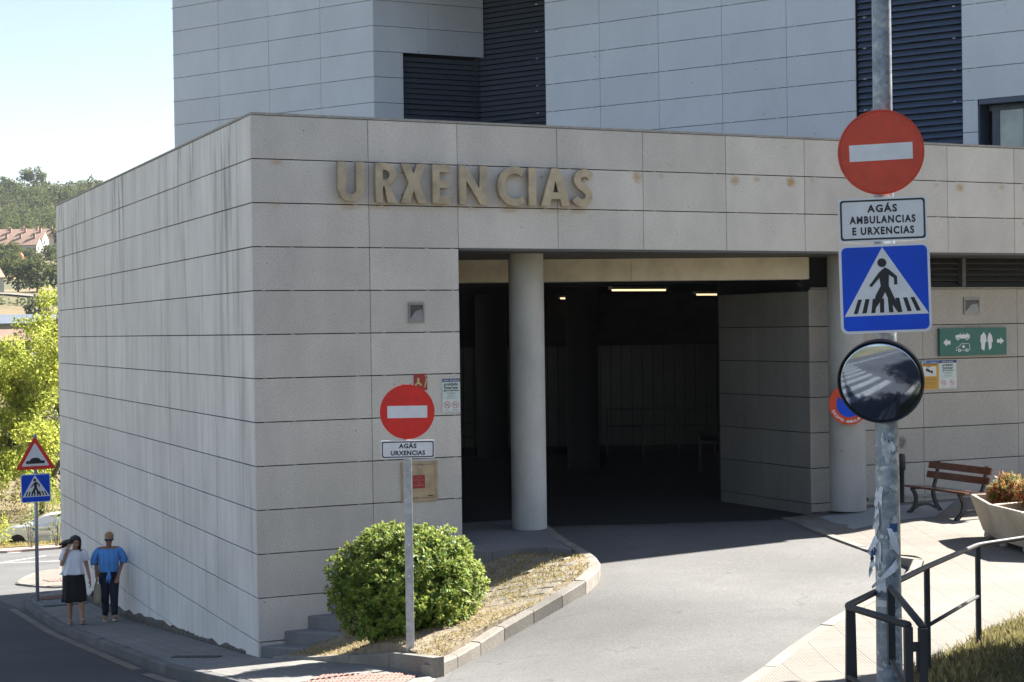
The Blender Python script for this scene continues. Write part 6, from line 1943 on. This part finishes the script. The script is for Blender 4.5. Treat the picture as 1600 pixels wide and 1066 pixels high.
# ================================================================== PLANTS ACROSS THE JUNCTION
def limb(mb, p, d, L, r, depth_, g, ends):
    pts = [Vector(p)]; rs = [r]; dv = Vector(d)
    for k in range(4):
        dv = (dv + Vector((g.gauss(0, .16), g.gauss(0, .16), g.gauss(.04, .1)))).normalized()
        pts.append(pts[-1] + dv * L / 4); rs.append(r * (1 - .13 * (k + 1)))
    mb.tube(pts, rs, 7 if depth_ > 1 else 5); ends.append(pts[-1])
    if depth_ > 0:
        for k in range(g.choice((2, 3, 3))):
            nd = (dv + Vector((g.gauss(0, .55), g.gauss(0, .55), g.gauss(.12, .3)))).normalized()
            limb(mb, pts[g.choice((3, 4))], nd, L * g.uniform(.6, .8), r * .55, depth_ - 1, g, ends)
def tree(name, label, cat, loc, h, crown, mat, leafL, leafW, per, seed, shape=(1, 1, 1), trunk=.25, tone0=.2, depth_=3, group=None, clump=.7, droop=.1, lean=(0, 0, 1), tight=False):
    t = thing(name, label, cat, loc, group=group); g = random.Random(seed)
    mb = MB(); ends = []
    limb(mb, (0, 0, -.3), lean, h * .42, trunk, depth_, g, ends)
    mb.build('trunk', 'bark', t, smooth=True)
    bl = []
    for e in ends[1:]:
        if tight and ((e.x / shape[0]) ** 2 + (e.y / shape[1]) ** 2 > .7): continue
        bl.append((e.x, e.y, e.z, clump * g.uniform(.7, 1.3), clump * g.uniform(.7, 1.3), clump * g.uniform(.6, 1.1)))
    for k in range(crown):
        a = g.uniform(0, 2 * pi); z = g.uniform(-1, 1); q = math.sqrt(1 - z * z); rr = g.uniform(.55, 1.0)
        bl.append((shape[0] * q * cos(a) * rr, shape[1] * q * sin(a) * rr, h - shape[2] + shape[2] * z * rr * .98, clump * g.uniform(.5, 1.2), clump * g.uniform(.5, 1.2), clump * g.uniform(.45, .95)))
    link('crown', blob_leaves('crown', bl, per, leafL, leafW, tone0, .35, droop, seed), mat, t)
    return t
tree('broadleaf_tree', 'large sunlit yellow-green tree left of the granite side wall', 'tree', (4.2, 65.2, -5.2), 10.3, 120, 'leaf_yellow', .19, .115, 480, 31, (3.3, 3.0, 4.6), .20, .30, 3, clump=.75)
tree('broadleaf_tree', 'yellow-green tree with thin upright top twigs beside the granite wall edge', 'tree', (7.0, 67.5, -5.4), 12.3, 80, 'leaf_yellow', .19, .115, 420, 32, (2.1, 2.2, 5.4), .18, .38, 3, clump=.60)
tree('broadleaf_tree', 'yellow-green tree cut by the left edge of the picture', 'tree', (.6, 66.0, -5.3), 9.0, 90, 'leaf_yellow', .19, .115, 460, 33, (3.0, 3.0, 4.0), .2, .26, 3, clump=.75)
tree('dark_tree', 'dark shaded tree between the yellow crowns and the granite wall', 'tree', (9.6, 75.5, -6.0), 8.5, 70, 'leaf_dark', .22, .13, 120, 34, (2.6, 2.6, 4.0), .2, .25, 3, clump=.8)
tree('dark_tree', 'dark tree in shade behind the yellow crowns at the left edge', 'tree', (4.0, 78, -6.0), 7.2, 70, 'leaf_dark', .24, .14, 100, 35, (4.0, 2.6, 3.6), .2, .25, 3, clump=.9)
def shrub(name, label, cat, loc, blobs, mat, L, W, per, seed, tone0=.25, group=None):
    t = thing(name, label, cat, loc, group=group); mb = MB(); g = random.Random(seed)
    for b_ in blobs[:5 if name == 'sapling' else 12]: mb.tube([(b_[0] * .2, b_[1] * .2, -.1), (b_[0] * .6, b_[1] * .6, b_[2] * .6), (b_[0], b_[1], b_[2])], [.014, .010, .005], 5)
    mb.build('stems', 'bark', t)
    link('leaves', blob_leaves('leaves', blobs, per, L, W, tone0, .3, .1, seed), mat, t)
    return t
def blobset(seed, n, rx, ry, h, r):
    g = random.Random(seed); return [(g.uniform(-rx, rx), g.uniform(-ry, ry), g.uniform(.15, 1) ** .8 * h, r * g.uniform(.6, 1.2), r * g.uniform(.6, 1.2), r * g.uniform(.5, 1.0)) for _ in range(n)]
shrub('dry_shrub', 'brown half-dry shrub behind the parked car at the left edge', 'shrub', (3.6, 57.6, -4.9), blobset(1, 34, 1.7, 1.0, 2.7, .55), 'leaf_brown', .17, .07, 230, 41)
shrub('broom_shrub', 'feathery yellow-green shrub behind the roof of the parked car', 'shrub', (6.0, 56.0, -4.9), blobset(2, 34, 1.6, .9, 2.3, .5), 'leaf_yellow', .16, .05, 240, 42, .1)
shrub('hedge_shrub', 'yellow-green bush hiding the bonnet of the parked car', 'shrub', (2.15, 47.4, street(47.4) - .05), blobset(3, 26, .65, .6, 1.25, .34), 'leaf_yellow', .12, .06, 300, 43, .45)
for k, (x, y, h_, lb) in enumerate(((3.35, 45.3, 1.65, 'thin leafy sapling in front of the driver door of the parked car'), (4.35, 45.0, 1.35, 'leaning leafy sapling in front of the rear door, by the granite wall'))):
    bl = blobset(50 + k, 15, .28, .22, h_, .15)
    shrub('sapling', lb, 'sapling', (x, y, street(y) - .02), bl, 'leaf_sapling', .13, .08, 420, 60 + k)

# trees on the slope to the right, outside the picture, whose shade falls on the bank and mast
tree('broadleaf_tree', 'shade tree standing on the grass bank outside the picture on the right', 'tree', (7.95, -11.8, 1.7), 7.4, 240, 'leaf_dark', .22, .15, 330, 71, (3.2, 2.4, 2.6), .16, .4, 0, clump=.75, tight=True, lean=(.12, -.05, 1))
tree('broadleaf_tree', 'taller shade tree further up the grass bank outside the picture', 'tree', (7.6, -17.8, 2.6), 9.6, 170, 'leaf_dark', .22, .14, 170, 72, (3.6, 3.0, 3.4), .2, .4, 0, clump=.85, tight=True)
tree('broadleaf_tree', 'shade tree at the top end of the grass bank outside the picture', 'tree', (5.5, -24.5, 3.4), 10.0, 150, 'leaf_dark', .22, .14, 170, 73, (3.8, 3.4, 3.6), .2, .4, 0, clump=.85, tight=True)

# ================================================================== HILLSIDE
def fac_dir(): return Vector((.9077, -.4194, 0))
hd = math.atan2(-.4194, .9077)
def terrace(label, end, L, dpt, eave, rise, units, seed):
    """row of houses: right-hand gable end at `end`, ridge running away to the left"""
    x, y = end; t = thing('terraced_houses', label, 'houses', (x, y, land_h(x, y) - .6), (0, 0, hd)); g = random.Random(seed)
    s = MB(); s.rings([[(-L, 0, -2), (0, 0, -2), (0, dpt, -2), (-L, dpt, -2)], [(-L, 0, eave), (0, 0, eave), (0, dpt, eave), (-L, dpt, eave)]])
    s.add([(0, 0, eave), (0, dpt, eave), (0, dpt / 2, eave + rise)], [(0, 1, 2)]); s.build('wall', 'house_wall', t)
    e = .35; rf = MB()
    for sd in (0, 1):
        ya, yb = (-e, dpt / 2) if sd == 0 else (dpt / 2, dpt + e); za = eave - .25; zr = eave + rise + .05
        pts = [(-L - .2, ya, za if sd == 0 else zr), (.25, ya, za if sd == 0 else zr), (.25, yb, zr if sd == 0 else za), (-L - .2, yb, zr if sd == 0 else za)]
        rf.add(pts + [(a, b_, c_ + .18) for a, b_, c_ in pts], [(3, 2, 1, 0), (4, 5, 6, 7), (0, 1, 5, 4), (1, 2, 6, 5), (2, 3, 7, 6), (3, 0, 4, 7)])
    ro = rf.build('roof', 'roof_tile', t)
    for k in range(units):
        u = -1.6 - k * L / units
        s = MB(); s.box((u, dpt * .42, eave + rise * .84 + .75), (.75, .75, 1.5)); s.box((u, dpt * .42, eave + rise * .84 + 1.55), (.95, .95, .12)); s.build('chimney', 'roof_tile', ro)
        for zz, hh in ((eave - 1.6, 1.2), (.9, 1.7)):
            s = MB(); s.box((u - 1.2, -.03, zz), (1.5, .10, hh)); s.build('window', 'house_window', t)
    for zz in (eave - 1.2, eave - 3.8):
        s = MB(); s.box((.03, dpt * .32, zz), (.10, 1.3, 1.3)); s.build('window', 'house_window', t)
    return t
terrace('highest row of white terraced houses with pink tiled roofs on the hill', (86.2, 569.5), 46, 8.5, 6.2, 2.9, 9, 1)
terrace('middle row of white terraced houses with pink tiled roofs and a white gable', (80.4, 556), 42, 8.0, 5.2, 2.8, 8, 2)
terrace('lowest row of terraced houses, front gable just right of the orange slide', (76.3, 541.4), 38, 7.5, 5.0, 2.8, 8, 3)
# playground slide
t = thing('playground_slide', 'orange and white playground slide on the hill below the terraced houses', 'slide', (64.7, 497.0, land_h(64.7, 497)))
s = MB(); s.lathe([(1.3, 3.2), (1.2, 4.2), (.05, 5.6)], 12); s.build('tower_roof', 'slide_orange', t)
s = MB()
for a in range(4): s.tube([(.9 * cos(a * pi / 2), .9 * sin(a * pi / 2), -.4), (.9 * cos(a * pi / 2), .9 * sin(a * pi / 2), 3.3)], .14, 6)
s.build('post', 'house_wall', t)
s = MB(); s.tube(smooth_path([(.5, -.6, 2.4), (2.0, -1.2, 1.8), (3.0, -1.0, .9), (3.6, -.2, .2)], 4), .5, 8); s.build('chute', 'slide_orange', t)
s = MB(); s.tube(smooth_path([(-.5, -.8, 2.2), (-.2, -1.8, 1.2), (.8, -2.4, .3)], 4), .45, 8); s.build('chute', 'house_wall', t)
# white house and shed
t = thing('white_house', 'white house with a red tiled roof at the left edge below the hill', 'house', (44.2, 374.0, land_h(44.2, 374)), (0, 0, hd + R(32)))
s = MB(); s.rings([[(-14, 0, -2), (0, 0, -2), (0, 9, -2), (-14, 9, -2)], [(-14, 0, 3.4), (0, 0, 3.4), (0, 9, 3.4), (-14, 9, 3.4)]]); s.add([(0, 0, 3.4), (0, 9, 3.4), (0, 4.5, 5.6)], [(0, 1, 2)]); s.build('wall', 'house_wall', t)
s = MB()
for ya, yb, za, zb in ((-.4, 4.5, 3.2, 5.7), (4.5, 9.4, 5.7, 3.2)):
    P4 = [(-14.3, ya, za), (.3, ya, za), (.3, yb, zb), (-14.3, yb, zb)]; s.add(P4 + [(a, b_, c_ + .2) for a, b_, c_ in P4], [(3, 2, 1, 0), (4, 5, 6, 7), (0, 1, 5, 4), (1, 2, 6, 5), (2, 3, 7, 6), (3, 0, 4, 7)])
s.build('roof', 'roof_tile', t)
s = MB(); s.box((-5, -.04, 1.6), (1.3, .1, 1.3)); s.build('window', 'house_window', t)
t = thing('industrial_shed', 'long shed with a pale blue-grey metal roof below the dry fields', 'shed', (38.5, 288.0, 3.5), (0, 0, hd))
s = MB(); s.box((-20, 9, 1.5), (44, 18, 3.6)); s.build('wall', 'stone_wall', t)
s = MB(); P4 = [(-43, -1, 3.2), (2.5, -1, 3.2), (2.5, 10, 5.0), (-43, 10, 5.0)]; s.add(P4 + [(a, b_, c_ + .2) for a, b_, c_ in P4], [(3, 2, 1, 0), (4, 5, 6, 7), (0, 1, 5, 4), (1, 2, 6, 5), (2, 3, 7, 6), (3, 0, 4, 7)]); s.build('roof', 'shed_roof', t)
t = thing('stone_house', 'low stone house with dark roof in front of the long metal shed', 'house', (37.5, 262, .3), (0, 0, hd))
s = MB(); s.box((-6, 4, 1.2), (12, 8, 4.4)); s.build('wall', 'stone_wall', t)
s = MB()
for ya, yb, za, zb in ((-.4, 4, 3.2, 5.2), (4, 8.4, 5.2, 3.2)):
    P4 = [(-12.3, ya, za), (.3, ya, za), (.3, yb, zb), (-12.3, yb, zb)]; s.add(P4 + [(a, b_, c_ + .2) for a, b_, c_ in P4], [(3, 2, 1, 0), (4, 5, 6, 7), (0, 1, 5, 4), (1, 2, 6, 5), (2, 3, 7, 6), (3, 0, 4, 7)])
s.build('roof', 'roof_tile', t)
# pale lane and dry field edges on the slope
def lane(name, pts, w_, mat):
    L = []
    mb = MB()
    P_ = subdiv(pts, 4)
    for i, p in enumerate(P_):
        a = P_[max(i - 1, 0)]; b_ = P_[min(i + 1, len(P_) - 1)]; d_ = Vector((b_[0] - a[0], b_[1] - a[1])).normalized(); n_ = Vector((-d_.y, d_.x)) * w_ / 2
        for q in ((p[0] + n_.x, p[1] + n_.y), (p[0] - n_.x, p[1] - n_.y)): mb.v.append((q[0], q[1], land_h(*q) + .25))
    mb.f = [(2 * i, 2 * i + 1, 2 * i + 3, 2 * i + 2) for i in range(len(P_) - 1)]
    mb.build(name, mat, kind='structure')
lane('lane', [(20, 372), (44, 364), (60, 352), (90, 345)], 4, 'paving_light')
lane('upper_lane', [(60, 505), (76, 503), (90, 512), (120, 520)], 5, 'paving_light')

def hill_blobs(h, r, g, n=9):
    bl = [(0, 0, h * .50, r * .80, r * .80, h * .42)]
    for k in range(n):
        a = g.uniform(0, 2 * pi); q = r * g.uniform(.35, .85); z = h * g.uniform(.20, .88)
        q *= math.sqrt(max(.25, 1 - ((z / h - .5) / .5) ** 2)); bl.append((q * cos(a), q * sin(a), z, r * g.uniform(.28, .45), r * g.uniform(.28, .45), h * g.uniform(.10, .19)))
    return bl
def hill_tree(label, x, y, h, r, seed, pine=False, group=None, tone=.25):
    t = thing('pine_tree' if pine else 'hill_tree', label, 'tree', (x, y, land_h(x, y)), group=group); g = random.Random(seed)
    mb = MB(); mb.tube([(0, 0, -1), (.2, 0, h * .45), (.1, .1, h * .85)], [.35, .25, .1], 6); mb.build('trunk', 'bark', t)
    if pine: bl = [(g.uniform(-r, r) * .8, g.uniform(-r, r) * .8, h * g.uniform(.62, 1.0), r * .42, r * .42, h * .07) for _ in range(12)]
    else: bl = hill_blobs(h, r, g, 12)
    link('crown', blob_leaves('crown', bl, 26, .85, .6, tone, .55, .0, seed), 'leaf_hill', t)
HTREES = [('big dark oak in the clump right of the white house, left half', 48.3, 381, 8.5, 4.2, 0), ('big dark oak in the clump right of the white house, right half', 53.0, 382, 8.2, 4.4, 0),
          ('dark tree against the granite wall edge beside the oak clump', 57.5, 375, 7.2, 3.6, 0), ('small dark tree below the oak clump above the yellow twigs', 43.9, 319, 6.0, 2.6, 0),
          ('olive green round tree above the white house at the left edge', 55.5, 470, 9.0, 6.0, 0), ('round dark tree left of the orange slide', 60.5, 489, 8.5, 4.6, 0),
          ('low hedge tree in front of the lowest terraced row', 71.0, 517, 4.2, 4.0, 0), ('small bush-like tree right of the lowest terrace gable', 77.8, 523, 4.6, 3.4, 0),
          ('small tree below the upper terrace by the granite wall', 82.5, 535, 4.5, 3.4, 0), ('dark tree at the right end of the highest terrace', 88.5, 571, 9.5, 3.2, 0),
          ('tall pine with open crown on the hilltop, left of the pair', 110.2, 812, 15, 4.0, 1), ('tall pine with open crown on the hilltop, right of the pair', 114.8, 812, 16, 4.2, 1),
          ('sparse thin pine right of the tall pair on the hilltop', 119.5, 812, 14, 3.0, 1), ('single taller tree on the ridge near the left edge', 102.5, 812, 12, 3.6, 1)]
for k, (lb, x, y, h_, r_, pn) in enumerate(HTREES): hill_tree(lb, x, y, h_, r_, 100 + k, bool(pn), None, .18 if k < 4 else .3)
# the wood on the hill, read as one mass
gw = random.Random(77); bl = []
for k in range(1500):
    y = gw.uniform(592, 868); x = gw.uniform(20, 250)
    if mnoise.noise(Vector((x * .02, y * .02, 9))) < -.32 and y < 760: continue
    hh = gw.uniform(4.5, 10.5); r_ = gw.uniform(2.4, 4.8); z = land_h(x, y)
    if gw.random() < .25: hh *= .5; r_ *= .9
    for b_ in hill_blobs(hh, r_, gw, 4): bl.append((b_[0] + x, b_[1] + y, b_[2] + z, b_[3], b_[4], b_[5]))
link('wood', blob_leaves('wood', bl, 9, 1.15, .85, .25, .6, .0, 5), 'leaf_hill', kind='stuff')
gw = random.Random(79); bl = []
for k in range(110):
    y = gw.uniform(440, 590); x = gw.uniform(20, 240)
    if y > 530 and x < 100: continue
    if x < 74 and y < 500: continue
    hh = gw.uniform(2.0, 5.5); r_ = gw.uniform(1.6, 3.6); z = land_h(x, y)
    for b_ in hill_blobs(hh, r_, gw, 4): bl.append((b_[0] + x, b_[1] + y, b_[2] + z, b_[3], b_[4], b_[5]))
for k in range(60):
    x = 20 + k * 1.5; y = 352 - .4 * k + gw.uniform(-1, 1); z = land_h(x, y)
    if k % 5: bl.append((x, y, z + .6, 1.2, 1.2, .9))
link('scrub', blob_leaves('scrub', bl, 16, .9, .6, .25, .6, .0, 6), 'leaf_hill', kind='stuff')

# ================================================================== HAZE
hz = MB(); hz.box((240, 550, 60), (1400, 1560, 150))
_m = bpy.data.materials.new('haze'); _m.use_nodes = True; _nt = _m.node_tree
_nt.nodes.remove(_nt.nodes['Principled BSDF'])
_v = _nt.nodes.new('ShaderNodeVolumePrincipled'); _v.inputs['Color'].default_value = (.80, .88, 1, 1); _v.inputs['Density'].default_value = .00007; _v.inputs['Anisotropy'].default_value = .2
_nt.links.new(_v.outputs[0], _nt.nodes['Material Output'].inputs['Volume'])
hz.build('haze', _m, kind='stuff')
